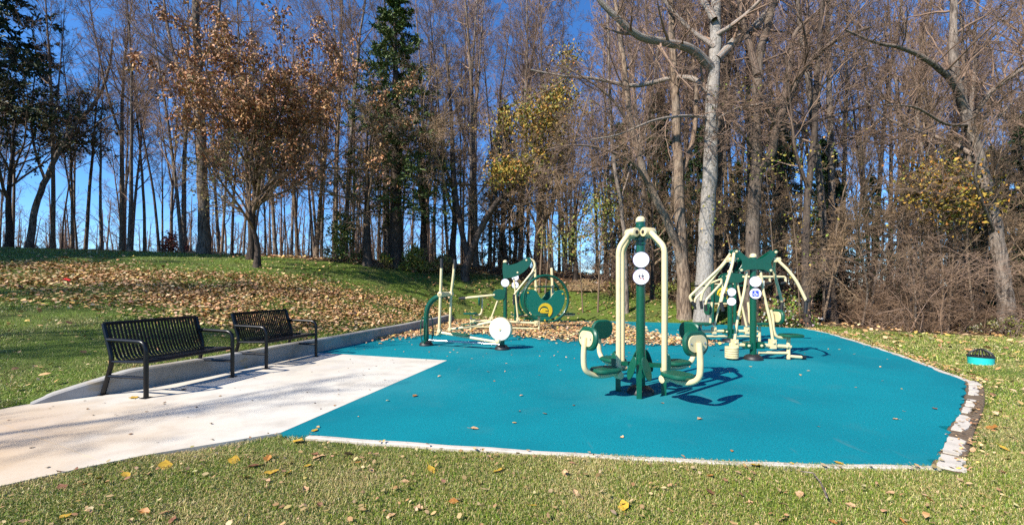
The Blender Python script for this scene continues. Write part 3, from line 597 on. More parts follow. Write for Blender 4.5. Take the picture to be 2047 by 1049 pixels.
for i, (px, y, sc) in enumerate(((1320, 23.5, .8), (1395, 21.5, .62), (1470, 21.5, .5), (1560, 21, .72), (1655, 21, .62), (1985, 18, .55), (2040, 16.5, .62), (1005, 26, .75), (1900, 22, .7), (1240, 25, .7), (1830, 25, .6), (1745, 17, .42), (2075, 15.5, .5), (1960, 15.6, .3), (1660, 17.5, .5))):
    x = (px - 1023.5) * y / FPX; taken.append((x, y)); place_tree('hemlock_tree', CON[1], 'shadowy green hemlock ' + ('behind the leg press post', 'behind the tall pale trunk', 'just right of the pale trunk', 'right of the dark forked tree', 'deep in the brush right of the machines', 'left of the leaning tree', 'at the right edge of the picture', 'behind the wheel machine', 'behind the orange vine clump', 'behind the straw pile', 'in the middle of the right hand wood', 'low in the brush left of the orange vine', 'beyond the right edge of the leaning tree', 'beside the foot of the leaning tree', 'right of the shaded vine hung tree')[i], 'hemlocks inside the wood', x, y, i * 1.1, sc)
# ivy-green tree at far left under the pine
tr, cr, l3, l4 = broad_tree(71, h=11, r0=.16, stems=8, k=(6, 6, 5, 4), fork_h=.2, ang=42)
C = np.concatenate([LEAF_AT(l3, r_, 1, .1), LEAF_AT(l4, r_, 1, .08)]); C = C[r_.random(len(C)) < min(1, 5200 / len(C))]
V, F = leafquads(C, .15, r_, .4); lc = np.repeat(pick(r_, len(C), [(.05, .075, .02), (.09, .11, .03), (.14, .13, .05), (.03, .05, .015)]), 4, 0)
p = W(18, 500, 21.4); taken.append((p[0], p[1])); place_tree('leafy_tree', tree_meshes('leafy', tr, cr, M['barkdark'], M['twigbrown'], (V, F, lc)), 'tree with sparse olive leaves under the pine at far left', None, p[0], p[1], .3, .95)

# vines: leaf masses in the branches
def vine(seed, blobs, n, cols, p, size):
    r = np.random.default_rng(seed); C = []
    for (px, py, d), (rx, ry, rz_), wgt in blobs:
        c0 = W(px, py, d); m = int(n * wgt); sub = c0 + r.normal(size=(max(6, m // 60), 3)) * np.array([rx, ry, rz_]) * .55; k = r.integers(len(sub), size=m)
        C.append(sub[k] + r.normal(size=(m, 3)) * .33)
    C = np.concatenate(C); V, F = leafquads(C, size, r, .5, aspect=.7); return C, V, F, np.repeat(pick(r, len(C), cols, p), 4, 0)
def vine_thing(name, label, seed, d, stems, blobs, n, cols, p, size):
    C, V, F, lc = vine(seed, blobs, n, cols, p, size); b = W(*stems[0][0][0][:2], d); x, y = b[0], b[1]; org = np.array([x, y, H(x, y)])
    o = thing(name, label, 'vine', tuple(org)); r = np.random.default_rng(seed + 1)
    P = []; R = []
    for ps, ra in stems:
        q = np.array([W(a[0], a[1], d + (a[2] if len(a) > 2 else 0)) for a in ps]) - org; q[0, 2] = min(q[0, 2], -.05); P.append(smooth_open(q, 16)); R.append(np.linspace(ra, ra * .3, 16))
    P, R = np.array(P), np.array(R); a = grow(r, P, R, 9, .3, .99, 55, 1.3, 6, .25, -.03, .5, .005, .3); b_ = grow(r, a[0], a[1], 6, .2, .98, 50, a[2] * .5, 4, .25, -.04, .6, .004, .4)
    v, f = merge([tubes(P, R, 6), tubes(a[0], a[1], 4), tubes(b_[0], b_[1], 3)])
    link('stem', np_mesh(name + '_stem', v, f, M['twigbrown']), o); link('foliage', np_mesh(name + '_foliage', V - org, [F], M['attr'], lc, False), o)
YEL = [(.36, .23, .04), (.27, .21, .035), (.15, .15, .03), (.36, .17, .035), (.08, .10, .025)]
vine_thing('climbing_vine', 'mass of yellow and orange vine leaves hanging in the trees above centre', 81, 20.0, [([(1078, 555), (1085, 420), (1075, 300), (1050, 220)], .06), ([(1090, 555), (1110, 380), (1130, 250), (1140, 120)], .05)],
           [((1060, 232, 19.6), (1.7, 1.0, .7), .3), ((1090, 265, 19.8), (1.6, .9, .7), .2), ((1130, 200, 20.2), (.9, .7, .6), .17), ((1135, 125, 20.4), (.35, .35, .6), .06), ((1050, 330, 19.6), (1.1, .7, .6), .15), ((1010, 345, 19.6), (.7, .6, .4), .12)], 7500, YEL, [.26, .26, .22, .16, .10], .12)
vine_thing('climbing_vine', 'clump of orange and yellow vine leaves in the brush at the right', 83, 13.6, [([(1880, 650), (1885, 560), (1875, 460), (1870, 390)], .04), ([(1895, 650), (1905, 520), (1910, 420)], .03)],
           [((1868, 375, 13.4), (.75, .5, .45), .5), ((1915, 410, 13.5), (.6, .5, .4), .35), ((1855, 345, 13.4), (.3, .3, .25), .15)], 2600, YEL, [.38, .25, .1, .25, .02], .10)
vine_thing('climbing_vine', 'green and yellow vine leaves climbing behind the four seat machine', 85, 17.6, [([(1195, 580), (1200, 500), (1205, 440), (1210, 390)], .04), ([(1165, 575), (1160, 490), (1170, 420)], .03)],
           [((1205, 410, 17.5), (.45, .5, .55), .4), ((1170, 470, 17.6), (.9, .6, .5), .3), ((1120, 480, 17.8), (.8, .6, .5), .3)], 1700, [(.12, .16, .03), (.22, .21, .04), (.12, .12, .03), (.28, .2, .06)], [.3, .3, .2, .2], .09)
vine_thing('climbing_vine', 'thin yellow green vine hanging on the dark forked tree', 87, 13.9, [([(1560, 640), (1545, 500), (1535, 380), (1530, 330)], .03), ([(1600, 640), (1590, 480), (1570, 340)], .025)],
           [((1555, 330, 13.8), (.8, .4, .3), .3), ((1480, 190, 14.4), (.6, .3, .25), .15), ((1600, 470, 13.7), (.3, .3, .9), .25), ((1445, 420, 14.3), (.35, .3, .7), .15), ((1660, 300, 13.9), (.7, .4, .6), .15)], 420, [(.30, .26, .04), (.20, .24, .04), (.34, .24, .05)], None, .085)

# fill the wood with tall trunks
WHERE = [(-200, 70, 'under the dark pine at the far left'), (70, 230, 'right of the curved tree on the crest'), (230, 385, 'left of the thick crest trunk'), (385, 520, 'behind the trunk of the coppery oak'), (520, 650, 'on the crest right of the coppery oak'),
         (650, 770, 'behind the low spreading tree by the spruce'), (770, 890, 'behind the yellow green mounded bush'), (890, 1010, 'behind the leaning double trunk'), (1010, 1140, 'behind the round wheel machine'), (1140, 1260, 'behind the straw pile'), (1260, 1380, 'behind the brown tree with crooked stems'),
         (1380, 1470, 'behind the tall pale trunk'), (1470, 1570, 'behind the dark forked tree'), (1570, 1680, 'behind the shaded vine hung tree'), (1680, 1820, 'in the brush right of the machines'), (1820, 1930, 'near the orange vine clump at right'), (1930, 2400, 'around the leaning tree at the right')]
LOOK = ['straight grey bare tree', 'slim warm brown bare tree', 'forked grey bare tree', 'thin dark bare tree', 'bushy topped grey bare tree', 'forked warm brown bare tree']
def where(px): return next(w_ for a, b, w_ in WHERE if a <= px < b)
def wood_fill(n, pxr, back, dmin, group, seed, scr=(.8, 1.15), avoid=(), pow_=1.0, front=.6, thin=1.0):
    r = np.random.default_rng(seed); k = 0; tries = 0
    while k < n and tries < n * 60:
        tries += 1; px = r.uniform(*pxr); ys = np.linspace(10, 60, 400); e = ys[np.argmax(ys > wood_edge((px - 1023.5) * ys / FPX))]
        y = e + front + back * r.random() ** pow_; x = (px - 1023.5) * y / FPX
        if any(abs(px - a) < w_ and y < yy for a, w_, yy in avoid) or not ok(x, y, dmin): continue
        sc = r.uniform(*scr); q = r.integers(len(PROTO))
        place_tree('forest_tree', PROTO[q], LOOK[q] + ' ' + where(px), group, x, y, r.uniform(0, 6.28), sc, sc * r.uniform(.95, 1.2), tilt=(r.normal(0, .035), r.normal(0, .035))); k += 1
wood_fill(52, (-80, 650), 17, 1.1, 'bare trees along the hill crest', 201, (.52, .74), avoid=((500, 45, 24),), pow_=1.2, front=.3)
wood_fill(66, (650, 1260), 24, 1.15, 'bare trees in the middle of the wood', 202, (.62, .9), pow_=1.2, front=1.5)
wood_fill(82, (1260, 2130), 22, 1.0, 'bare trees in the right hand wood', 203, (.6, 1.0), avoid=((1830, 60, 18), (1480, 60, 17), (1720, 40, 16)), pow_=1.4, front=.5)
SAP = []
for s_ in range(3):
    tr, cr = forest_tree(160 + s_, h=(7.5, 6, 9)[s_], r0=(.045, .035, .06)[s_], clear=(.3, .2, .35)[s_], nb=(13, 12, 14)[s_], dens=.85, spread=(1.9, 1.7, 2.2)[s_], ang=50); SAP.append(tree_meshes('sapling', tr, cr, M[('barkwarm', 'bark', 'barkwarm')[s_]], M['twigbrown']))
r_ = np.random.default_rng(170)
for i in range(44):
    px = r_.uniform(1590, 2120) if i < 24 else r_.uniform(1000, 1590); ys = np.linspace(10, 60, 400); e = ys[np.argmax(ys > wood_edge((px - 1023.5) * ys / FPX))]; y = e + .3 + 6 * r_.random() ** 1.3; x = (px - 1023.5) * y / FPX; q = r_.integers(3)
    place_tree('sapling', SAP[q], ('spindly brown sapling ', 'short grey sapling ', 'tall brown sapling ')[q] + where(px), 'saplings along the edge of the wood', x, y, r_.uniform(0, 6.28), r_.uniform(.75, 1.25), tilt=(r_.normal(0, .12), r_.normal(0, .12)))
# trees beside and behind the viewer whose shade falls on the walk, the bank and the crest
for i, (x, y, k, sc) in enumerate(((-12.6, -2.6, 4, .52), (-14.8, -.4, 2, .55), (-17, 1.5, 1, .55), (-15.4, 1.0, 4, .6), (-18.5, 3.0, 2, .6), (-34, 9.5, 1, .9), (-36, 11.5, 4, .95), (-31.5, 7.5, 0, .85), (-38, 10.5, 2, .9), (-28.5, 9.6, 3, .8), (-40, 9, 0, .9), (-30, 6, 4, .9), (-26, 5.5, 2, .7))):
    place_tree('lawn_tree', PROTO[k], 'bare tree beside the lawn left of the view', 'trees left of the view', x, y, i * 2.1, sc)

for i, (x, y, sc) in enumerate(((-32, 13.3, .8), (-28, 12.8, .75), (-25, 12.3, .8), (-22.5, 11.6, .7), (-25.5, 8.0, .7), (-37, 13.5, .85))): place_tree('pine_tree', CON[2], 'pine beside the lawn left of the view', 'trees left of the view', x, y, i * 1.3, sc)
# far wood seen between the trunks
def far_wood():
    r = np.random.default_rng(91); m = 230; px = np.where(np.arange(m) < 140, r.uniform(-150, 800, m), r.uniform(700, 2200, m)); y = r.uniform(46, 78, m); x = (px - 1023.5) * y / FPX
    left = px < 760; h = np.where(left, r.uniform(8.5, 13, m), r.uniform(9, 17, m)); z0 = hz(x, y)
    P = np.stack([np.stack([x, y, z0 - .5], 1), np.stack([x + r.normal(0, .2, m), y, z0 + h * .5], 1), np.stack([x + r.normal(0, .4, m), y, z0 + h], 1)], 1); R = np.stack([.012 * h, .009 * h, .003 * h], 1)
    a = grow(r, P, R, 9, .15, .98, 45, h * .32, 4, .14, .07, .5, .012, .5, .012); b = grow(r, a[0], a[1], 5, .2, .98, 42, a[2] * .45, 2, .16, .05, .6, .01, .4, .01)
    c_ = grow(r, b[0], b[1], 2, .2, .98, 42, b[2] * .5, 2, .16, .05, .6, .008, .4, .009)
    v, f = merge([tubes(P, R, 5), tubes(a[0], a[1], 3), tubes(b[0], b[1], 3), tubes(c_[0], c_[1], 3)]); return np_mesh('far_wood', v, f, M['twig'])
tag(link('far_wood', far_wood()), 'distant brown wood showing between the nearer trunks', 'wood', kind='stuff')

# ------------------------------------------------------------------ brush and bushes at the foot of the wood
def brush_mesh(seed, h=1.9, n=16, spread=.5, arch=-.05):
    r = np.random.default_rng(seed); P = np.empty((n, 7, 3)); a = r.uniform(0, 6.28, n); P[:, 0] = np.stack([.25 * r.normal(size=n), .25 * r.normal(size=n), np.full(n, -.05)], 1)
    d = nrm(np.stack([np.cos(a) * spread, np.sin(a) * spread, np.ones(n)], 1)); L_ = h * r.uniform(.5, 1.2, n)
    for j in range(1, 7): d = nrm(d + .16 * r.normal(size=d.shape) + np.array([0, 0, arch])); P[:, j] = P[:, j - 1] + d * (L_ / 6)[:, None]
    R = r.uniform(.008, .018, n)[:, None] * np.linspace(1, .25, 7)[None]
    l1 = grow(r, P, R, 6, .2, .98, 50, L_ * .45, 6, .2, -.02, .6, .004, .4, .004); l2 = grow(r, l1[0], l1[1], 5, .15, .98, 48, l1[2] * .5, 3, .22, -.03, .6, .003, .4, .0035); l3 = grow(r, l2[0], l2[1], 3, .2, .98, 45, l2[2] * .5, 2, .2, -.02, .6, .003, .4, .003)
    return merge([tubes(P, R, 5), tubes(l1[0], l1[1], 3), tubes(l2[0], l2[1], 3), tubes(l3[0], l3[1], 3)])
M['thicket'] = mat('dark_thicket_stems', (.185, .12, .078), .85, .15, [(.8, 3, (.10, .065, .042), .4, .65)], objvar=.35)
BR = [np_mesh('brush', *brush_mesh(300 + i, h=(1.15, 2.1, 3.8, .8)[i], n=(12, 9, 5, 12)[i], spread=(.6, .35, .5, 1.0)[i], arch=(-.05, -.04, -.12, -.05)[i]), M[('thicket', 'thicket', 'twig', 'thicket')[i]]) for i in range(4)]
r_ = np.random.default_rng(310)
def brush(n, pxr, back, label, group, scr=(.7, 1.15), kinds=(0, 1, 2, 3), pow_=1.5):
    for i in range(n):
        px = r_.uniform(*pxr); ys = np.linspace(10, 60, 500); e = ys[np.argmax(ys > wood_edge((px - 1023.5) * ys / FPX))]
        y = e + .1 + back * r_.random() ** pow_; x = (px - 1023.5) * y / FPX; sc = r_.uniform(*scr)
        kd = kinds[r_.integers(len(kinds))]; o = tag(link('bare_shrub', BR[kd], None, (x, y, H(x, y) - .02), (0, 0, r_.uniform(0, 6.28)), (sc, sc, sc * r_.uniform(.8, 1.2))), ('dense ', 'upright ', 'tall arching ', 'low ')[kd] + label + ', ' + where(px), 'shrub', group)
brush(62, (1560, 2130), 5, 'tangled leafless shrub', 'brush at the right edge of the wood')
brush(34, (1180, 1560), 5, 'leafless edge shrub', 'brush behind the machines', (.5, .9))
brush(30, (640, 1180), 7, 'leafless shrub', 'brush behind the bank', (.45, .85), (0, 1, 3))
brush(14, (20, 640), 12, 'leafless crest shrub', 'brush on the hill crest', (.5, 1.0), (0, 3), 1.0)
def bush_mesh(seed, rx, h, n, size, cols, p=None):
    r = np.random.default_rng(seed); v, f = brush_mesh(seed, h * .9, 12, .8)
    k = max(8, n // 60); a = r.uniform(0, 6.28, k); q = r.random(k) ** .6; zc = r.random(k); sub = np.stack([np.cos(a) * q * rx * (1 - .4 * zc), np.sin(a) * q * rx * (1 - .4 * zc), .1 + zc * h * (1 - .45 * q ** 2)], 1)
    C = sub[r.integers(k, size=n)] + r.normal(0, .1 * rx + .03, (n, 3)); C[:, 2] = np.abs(C[:, 2]); V, F = leafquads(C, size, r, .2, aspect=.65)
    return v, f, V, F, np.repeat(pick(r, n, cols, p), 4, 0)
def bush(name, label, px, py, rx, h, n, size, cols, p=None, seed=1, group=None, dy=0):
    v, f, V, F, lc = bush_mesh(seed, rx, h, n, size, cols, p); q = ray_ground(px, py); y = q[1] + dy; x = (px - 1023.5) * y / FPX
    o = thing(name, label, 'bush', (x, y, H(x, y)), 0, group); link('stem', np_mesh(name + '_stem', v, f, M['twigbrown']), o); link('foliage', np_mesh(name + '_foliage', V, [F], M['attr'], lc, False), o)
YG = [(.17, .19, .03), (.24, .22, .035), (.11, .14, .025), (.28, .20, .04)]
bush('rounded_bush', 'yellow green mounded bush behind the elliptical trainer', 828, 541, .75, 1.05, 2200, .11, YG, seed=401)
bush('low_bush', 'low olive bush right of the mounded yellow green bush', 880, 543, 1.0, .75, 1800, .10, [(.13, .13, .03), (.20, .16, .04), (.16, .10, .04)], seed=402)
bush('low_bush', 'small yellow green bush left of the spruce trunk', 768, 536, .45, .5, 700, .10, YG, seed=403)
bush('understory_bush', 'tall green leafed bush on the crest left of the spreading tree', 683, 527, 1.0, 2.3, 2000, .11, [(.08, .12, .025), (.16, .17, .035), (.05, .08, .02)], seed=404, dy=.8)
bush('leafy_shrub', 'glossy green and yellow shrub at the foot of the pale trunk', 1385, 606, .8, .75, 1500, .085, [(.17, .19, .03), (.10, .14, .03), (.28, .22, .05), (.5, .48, .4)], [.35, .3, .25, .1], seed=405)
bush('leafy_shrub', 'green leafed shrub behind the tall four seat machine', 1335, 596, .7, .65, 1200, .085, [(.14, .17, .03), (.22, .20, .04), (.09, .12, .03)], seed=406)
bush('leafy_shrub', 'bright green shrub with pale leaves behind the far machines', 1560, 650, .95, 1.15, 1900, .085, [(.12, .20, .03), (.20, .24, .04), (.45, .42, .36), (.25, .12, .06)], [.35, .3, .15, .2], seed=407)
bush('leafy_shrub', 'yellow green shrub at the foot of the leaning tree', 2035, 672, .45, .5, 700, .075, [(.25, .26, .03), (.14, .19, .03), (.4, .4, .33)], [.45, .4, .15], seed=408)
bush('leafy_shrub', 'small pale leaved shrub left of the leaning tree', 1975, 668, .4, .4, 450, .07, [(.2, .2, .06), (.35, .33, .25), (.14, .16, .04)], seed=409)
bush('low_bush', 'low olive shrub beside the straw pile behind the wheel machine', 1240, 592, .7, .5, 900, .085, [(.15, .16, .03), (.2, .15, .05), (.10, .12, .03)], seed=410)
bush('red_shrub', 'dark red leafed shrub between trunks on the crest', 345, 506, .8, 1.2, 900, .11, [(.16, .03, .03), (.10, .03, .025), (.2, .06, .03)], seed=411, dy=5)
# straw pile and rock at the edge of the wood
def mound_mesh(seed, rx, ry, h, n=26, rough=.3):
    r = np.random.default_rng(seed); V = [(0, 0, h)]; F = []; m = 7
    for i in range(1, m + 1):
        t = i / m
        for k in range(n):
            a = 2 * math.pi * k / n; j = 1 + rough * .35 * r.normal() * (.3 + t * .7) * .4; V.append((math.cos(a) * rx * t * j, math.sin(a) * ry * t * j, h * math.cos(t * math.pi / 2) ** .8 + rough * .12 * h * r.normal() - (.06 if i == m else 0)))
    F += [(0, 1 + k, 1 + (k + 1) % n) for k in range(n)]
    for i in range(m - 1): F += [(1 + i * n + k, 1 + (i + 1) * n + k, 1 + (i + 1) * n + (k + 1) % n, 1 + i * n + (k + 1) % n) for k in range(n)]
    return V, F
M['straw'] = mat('dead_straw', (.30, .21, .11), .9, .2, [(30, 5, (.16, .10, .05), .4, .65)], (50, 1, .05))
M['rock'] = mat('grey_rock', (.33, .32, .31), .9, .2, [(5, 6, (.2, .19, .18), .4, .7)], (20, 1, .04))
q = ray_ground(1170, 578); st = thing('straw_pile', 'pale heap of dead straw at the wood edge right of the wheel machine', 'straw pile', (q[0], q[1], H(*q)))
MB().add(*mound_mesh(5, .95, .6, .38)).part('heap', M['straw'], st)
r_ = np.random.default_rng(6); m = 900; a = r_.uniform(0, 6.28, m); t = r_.random(m) ** .5; C = np.stack([np.cos(a) * t * .95, np.sin(a) * t * .6, .38 * np.cos(t * 1.57) ** .8 + .02], 1); V, F = leafquads(C, .2, r_, .3, aspect=.05)
o = link('loose_straw', np_mesh('loose_straw', V, [F], M['attr'], np.repeat(pick(r_, m, [(.42, .31, .17), (.30, .2, .1)]), 4, 0), False), st); o['kind'] = 'stuff'
q = ray_ground(1190, 575); rk = MB().add(*mound_mesh(8, .22, .2, .26, 14, .9)).part('rock', M['rock'], None, (q[0], q[1], H(*q))); tag(rk, 'grey rock poking out of the straw pile', 'rock')

# ------------------------------------------------------------------ benches
def bench(label, x, y, rz):
    L_ = 1.2; b = thing('park_bench', label, 'bench', (x, y, .002), rz, 'two black slatted benches on the walk')
    fl = lambda: [(-.0, .0), (.0, .57)]
    for k, x0 in enumerate((0.0, L_)):
        f = MB(); w_ = .022
        f.tube([(x0, -.68, .0), (x0, -.535, .40), (x0, -.545, .50), (x0, -.665, .875)], .026, 8, fillet=.08).part('rear_leg', M['blackpaint'], b)
        a = MB(); a.tube([(x0, 0, 0), (x0, 0, .665), (x0, -.60, .68)], .026, 10, fillet=.11); a.part('front_leg_and_arm', M['blackpaint'], b)
        MB().tube([(x0, -.60, .235), (x0, -.0, .235)], .02, 8).part('stretcher', M['blackpaint'], b)
        MB().tube([(x0, -.52, .415), (x0, 0, .43)], .018, 8).part('seat_support', M['blackpaint'], b)
        for yy in (0, -.68): MB().box((x0 - .045, yy - .045, 0), (x0 + .045, yy + .045, .008)).part('foot_plate', M['blackpaint'], b)
    MB().tube([(.0, -.665, .875), (L_, -.665, .875)], .022, 8).part('top_rail', M['blackpaint'], b)
    MB().tube([(.0, -.012, .425), (L_, -.012, .425)], .021, 8).part('front_rail', M['blackpaint'], b)
    prof = smooth_open([(-.655, .865), (-.60, .68), (-.545, .53), (-.50, .445), (-.43, .415), (-.30, .418), (-.15, .432), (-.02, .44)], 16)
    V = []; th = .005
    T = nrm(np.gradient(prof, axis=0)); N2 = np.stack([-T[:, 1], T[:, 0]], 1)
    for i in range(16):
        for sx, sn in ((-.0125, -th), (.0125, -th), (.0125, th), (-.0125, th)): V.append((sx, prof[i, 0] + N2[i, 0] * sn, prof[i, 1] + N2[i, 1] * sn))
    F = [(i * 4 + k, i * 4 + (k + 1) % 4, (i + 1) * 4 + (k + 1) % 4, (i + 1) * 4 + k) for i in range(15) for k in range(4)] + [(3, 2, 1, 0), (60, 61, 62, 63)]
    me = MB().add(V, F).mesh('slat', M['blackpaint'])
    n = 27
    for i in range(n): link('slat', me, b, (.045 + (L_ - .09) * i / (n - 1), 0, 0))
bd = math.atan2(3.1, .70)
bench('black metal slatted bench nearest the viewer at the start of the curb', -4.38 + 1.2 * math.cos(bd), 5.09 + 1.2 * math.sin(bd), bd + math.pi)
bench('black metal slatted bench farther along, next to the teal pad', -3.97 + 1.2 * math.cos(bd), 6.87 + 1.2 * math.sin(bd), bd + math.pi)

# ------------------------------------------------------------------ fitness machines
def sign(parent, loc, r=.1, icon=None, ang=0.0):
    s_ = link('sign', MB().lathe([(r * .6, 0), (r, .002), (r, .016), (r * .97, .02)], axis=(0, -1, 0), n=36).mesh('sign', M['purple']), parent, loc, (0, 0, ang))
    MB().lathe([(r * .93, .0195), (r * .93, .0225)], axis=(0, -1, 0), n=36).part('sign_face', M['white'], s_)
    def flat(polys, m, y, nm): 
        q = MB()
        for p in polys: q.add([(a, y, b) for a, b in p], [tuple(range(len(p)))])
        q.part(nm, m, s_, smooth=False)
    bars = [[(-r * .4, r * .70), (r * .4, r * .70), (r * .36, r * .75), (-r * .36, r * .75)], [(-r * .3, -r * .74), (r * .3, -r * .74), (r * .33, -r * .70), (-r * .33, -r * .70)]]
    flat(bars, M['greyink'], -.0235, 'print')
    if icon == 'people':
        def man(cx, sc, fl):
            P = lambda pts: [(cx + fl * a * sc, b * sc) for a, b in pts]
            return [P(ellipse(.05, .055, 10, (0.02, .22))), P([(-.06, .15), (.07, .15), (.06, -.03), (-.05, -.03)]), P([(-.05, -.03), (.02, -.03), (-.07, -.27), (-.13, -.26)]), P([(.0, -.03), (.06, -.03), (.12, -.16), (.07, -.18)]), P([(.07, .15), (.16, .05), (.13, .02), (.05, .09)]), P([(-.06, .15), (-.15, .03), (-.12, .0), (-.04, .09)])]
        flat(man(-r * .2, r * 1.15, 1) , M['ink'], -.0236, 'print'); flat(man(r * .2, r * 1.35, -1), M['ink'], -.0237, 'print')
        flat([[(-r * .1, -r * .1), (r * .02, -r * .05), (r * .0, -r * .3), (-r * .08, -r * .32)], [(r * .2, -r * .2), (r * .42, -r * .42), (r * .36, -r * .46), (r * .14, -r * .26)]], M['redink'], -.0239, 'print')
    if icon == 'small':
        flat([[(-r * .25, -r * .1), (-r * .05, -r * .1), (-r * .05, r * .15), (-r * .25, r * .15)], [(r * .05, -r * .1), (r * .22, -r * .1), (r * .22, r * .15), (r * .05, r * .15)]], M['ink'], -.0236, 'print')
    if icon == 'chair':
        flat([[(a, b) for a, b in rrect(r * 1.05, r * 1.05, r * .1, 3)]], M['blueink'], -.0236, 'print')
        k = r; arc = [(k * (-.05 + .27 * math.cos(t)), k * (-.13 + .27 * math.sin(t))) for t in np.radians(np.linspace(120, 345, 14))]; arc2 = [(k * (-.05 + .19 * math.cos(t)), k * (-.13 + .19 * math.sin(t))) for t in np.radians(np.linspace(345, 120, 14))]
        wh = [ellipse(.075 * k, .075 * k, 12, (-.08 * k, .36 * k)), [(-.13 * k, .26 * k), (-.03 * k, .26 * k), (.0, -.02 * k), (-.1 * k, -.02 * k)], [(-.06 * k, .16 * k), (.17 * k, .13 * k), (.17 * k, .07 * k), (-.06 * k, .09 * k)], [(-.06 * k, .03 * k), (.2 * k, .03 * k), (.18 * k, -.05 * k), (-.06 * k, -.05 * k)], [(.13 * k, .03 * k), (.22 * k, .03 * k), (.33 * k, -.27 * k), (.25 * k, -.29 * k)], [(.27 * k, -.22 * k), (.40 * k, -.18 * k), (.41 * k, -.24 * k), (.28 * k, -.29 * k)]]
        flat(wh, M['white'], -.0239, 'print')
        q = MB(); n = 14; q.add([(a, -.0239, b) for a, b in arc + arc2[::-1]], [(i, i + 1, n + i + 1, n + i) for i in range(n - 1)]); q.part('print', M['white'], s_, smooth=False)
    return s_
def post(parent, h, r=.057, collar=None):
    p = MB().tube([(0, 0, 0), (0, 0, h - .06)], r, 24); 
    p = p.part('post', M['green'], parent)
    MB().lathe([(r + .003, -.06), (r + .003, -.025), (r * .95, -.015), (r * .7, .004), (r * .3, .012), (.001, .014)], (0, 0, h - .012)).part('cap', M['cream'], p)
    if collar: 
        for z0, z1, rr in collar: MB().lathe([(r, z0 - .006), (rr, z0), (rr, z1), (r, z1 + .006)]).part('collar', M['green'], p)
    MB().lathe([(.165, 0), (.165, .018), (.15, .05), (.115, .08), (.07, .095), (r, .098)], n=28).part('base_cover', M['black'], parent)
    return p
def bolt(parent, loc, axis=(0, -1, 0), r=.02, m='cream'):
    a = np.array(axis, float); MB().lathe([(r, 0), (r, .012), (r * .7, .018), (.001, .02)], loc, axis, 12).part('bolt_cap', M[m], parent)
def joint(parent, loc, r=.042, h=.11, axis=(0, 1, 0)):
    q = np.array(loc) - np.array(axis) * h / 2; MB().lathe([(r * .8, 0), (r, .008), (r, h - .008), (r * .8, h)], q, axis, 18).part('joint', M['cream'], parent)
def pad_seat(parent, c, a=.19, b=.18, th=.05, name='seat', rot=0):
    cs, sn = math.cos(rot), math.sin(rot)
    return MB().plate(rrect(a * 2, b * 2, min(a, b) * .75, 8), th, c, (cs, sn, 0), (-sn, cs, 0), .014).part(name, M['greenpad'], parent)

# --- tall four seat leg press at centre
MX, MY = 1.615, 5.34
lp = thing('leg_press_machine', 'tall green and cream four seat leg press in the middle of the pad', 'fitness machine', (MX, MY, 0))
p = post(lp, 2.215, .056, [(1.86, 1.885, .068), (1.91, 2.07, .074), (2.075, 2.09, .067)])
sign(lp, (-.012, -.058, 1.665), .102, None, -.25); sign(lp, (-.012, -.058, 1.455), .102, 'people', -.25)
for k, (ang, ra) in enumerate(((205, .345), (295, .40), (115, .345), (25, .41))):
    # local +x points away from the post
    arm = MB().tube([(.13, 0, 2.0), (.19, 0, 1.985), (ra, 0, 1.80), (ra, 0, .26)], .0325, 16, fillet=.07).part('swing_arm', M['cream'], lp, rot=(0, 0, math.radians(ang)))
    MB().lathe([(.03, -.085), (.054, -.08), (.058, -.07), (.058, .07), (.054, .08), (.03, .085)], (.135, 0, 2.0), (0, 1, 0), 22).part('pivot', M['cream'], arm)
    for s_ in (1, -1):
        MB().lathe([(.024, 0), (.024, .004), (.012, .009), (.001, .009)], (.135, s_ * .085, 2.0), (0, s_, 0), 14).part('bolt', M['black'], arm)
    MB().lathe([(.03, -.05), (.045, -.045), (.045, .045), (.03, .05)], (ra, 0, .255), (0, 1, 0), 18).part('clevis', M['cream'], arm)
    MB().tube([(ra - .02, 0, .30), (ra + .17, 0, .265), (ra + .36, 0, .275), (ra + .50, 0, .35), (ra + .515, 0, .50), (ra + .495, 0, .74)], .033, 16, fillet=.14).part('seat_tube', M['cream'], arm)
    st_ = MB().plate(rrect(.36, .30, .12, 8), .05, (ra + .20, 0, .335), (1, 0, .0), (0, 1, 0), .016).part('seat', M['greenpad'], arm)
    br = MB().plate(rrect(.36, .27, .125, 10), .055, (ra + .445, 0, .725), (0, -1, 0), (-.08, 0, .997), .016).part('backrest', M['greenpad'], arm)
    MB().plate(rrect(.27, .18, .085, 8), .012, (ra + .478, 0, .725), (0, -1, 0), (-.08, 0, .997), .003).part('back_plate', M['cream'], arm)
    for s_ in (-1, 1): MB().lathe([(.012, 0), (.012, .006), (.001, .009)], (ra + .483, s_ * .1, .725), (1, 0, .08), 10).part('bolt', M['steel'], arm)
for k in range(4):
    a = math.radians(70 + 90 * k); leg = MB().box((.245, -.03, 0), (.305, .03, .40)).part('support_leg', M['green'], lp, rot=(0, 0, a))
    MB().box((.05, -.024, .335), (.246, .024, .385)).part('cross_bar', M['green'], leg)
    for s_ in (-1, 1):
        c_, sn = math.cos(s_ * .8), math.sin(s_ * .8); cen = np.array([.275 + .05 * c_ - .0, s_ * .085, .36])
        uu = np.array([-sn, c_, 0]); vv = nrm(np.array([-.12 * c_, -.12 * sn, 1]) - s_ * .28 * uu)
        MB().plate(ellipse(.062, .15, 22), .014, cen, uu - vv * np.dot(uu, vv), vv, .004).part('foot_plate', M['greenpad'], leg)

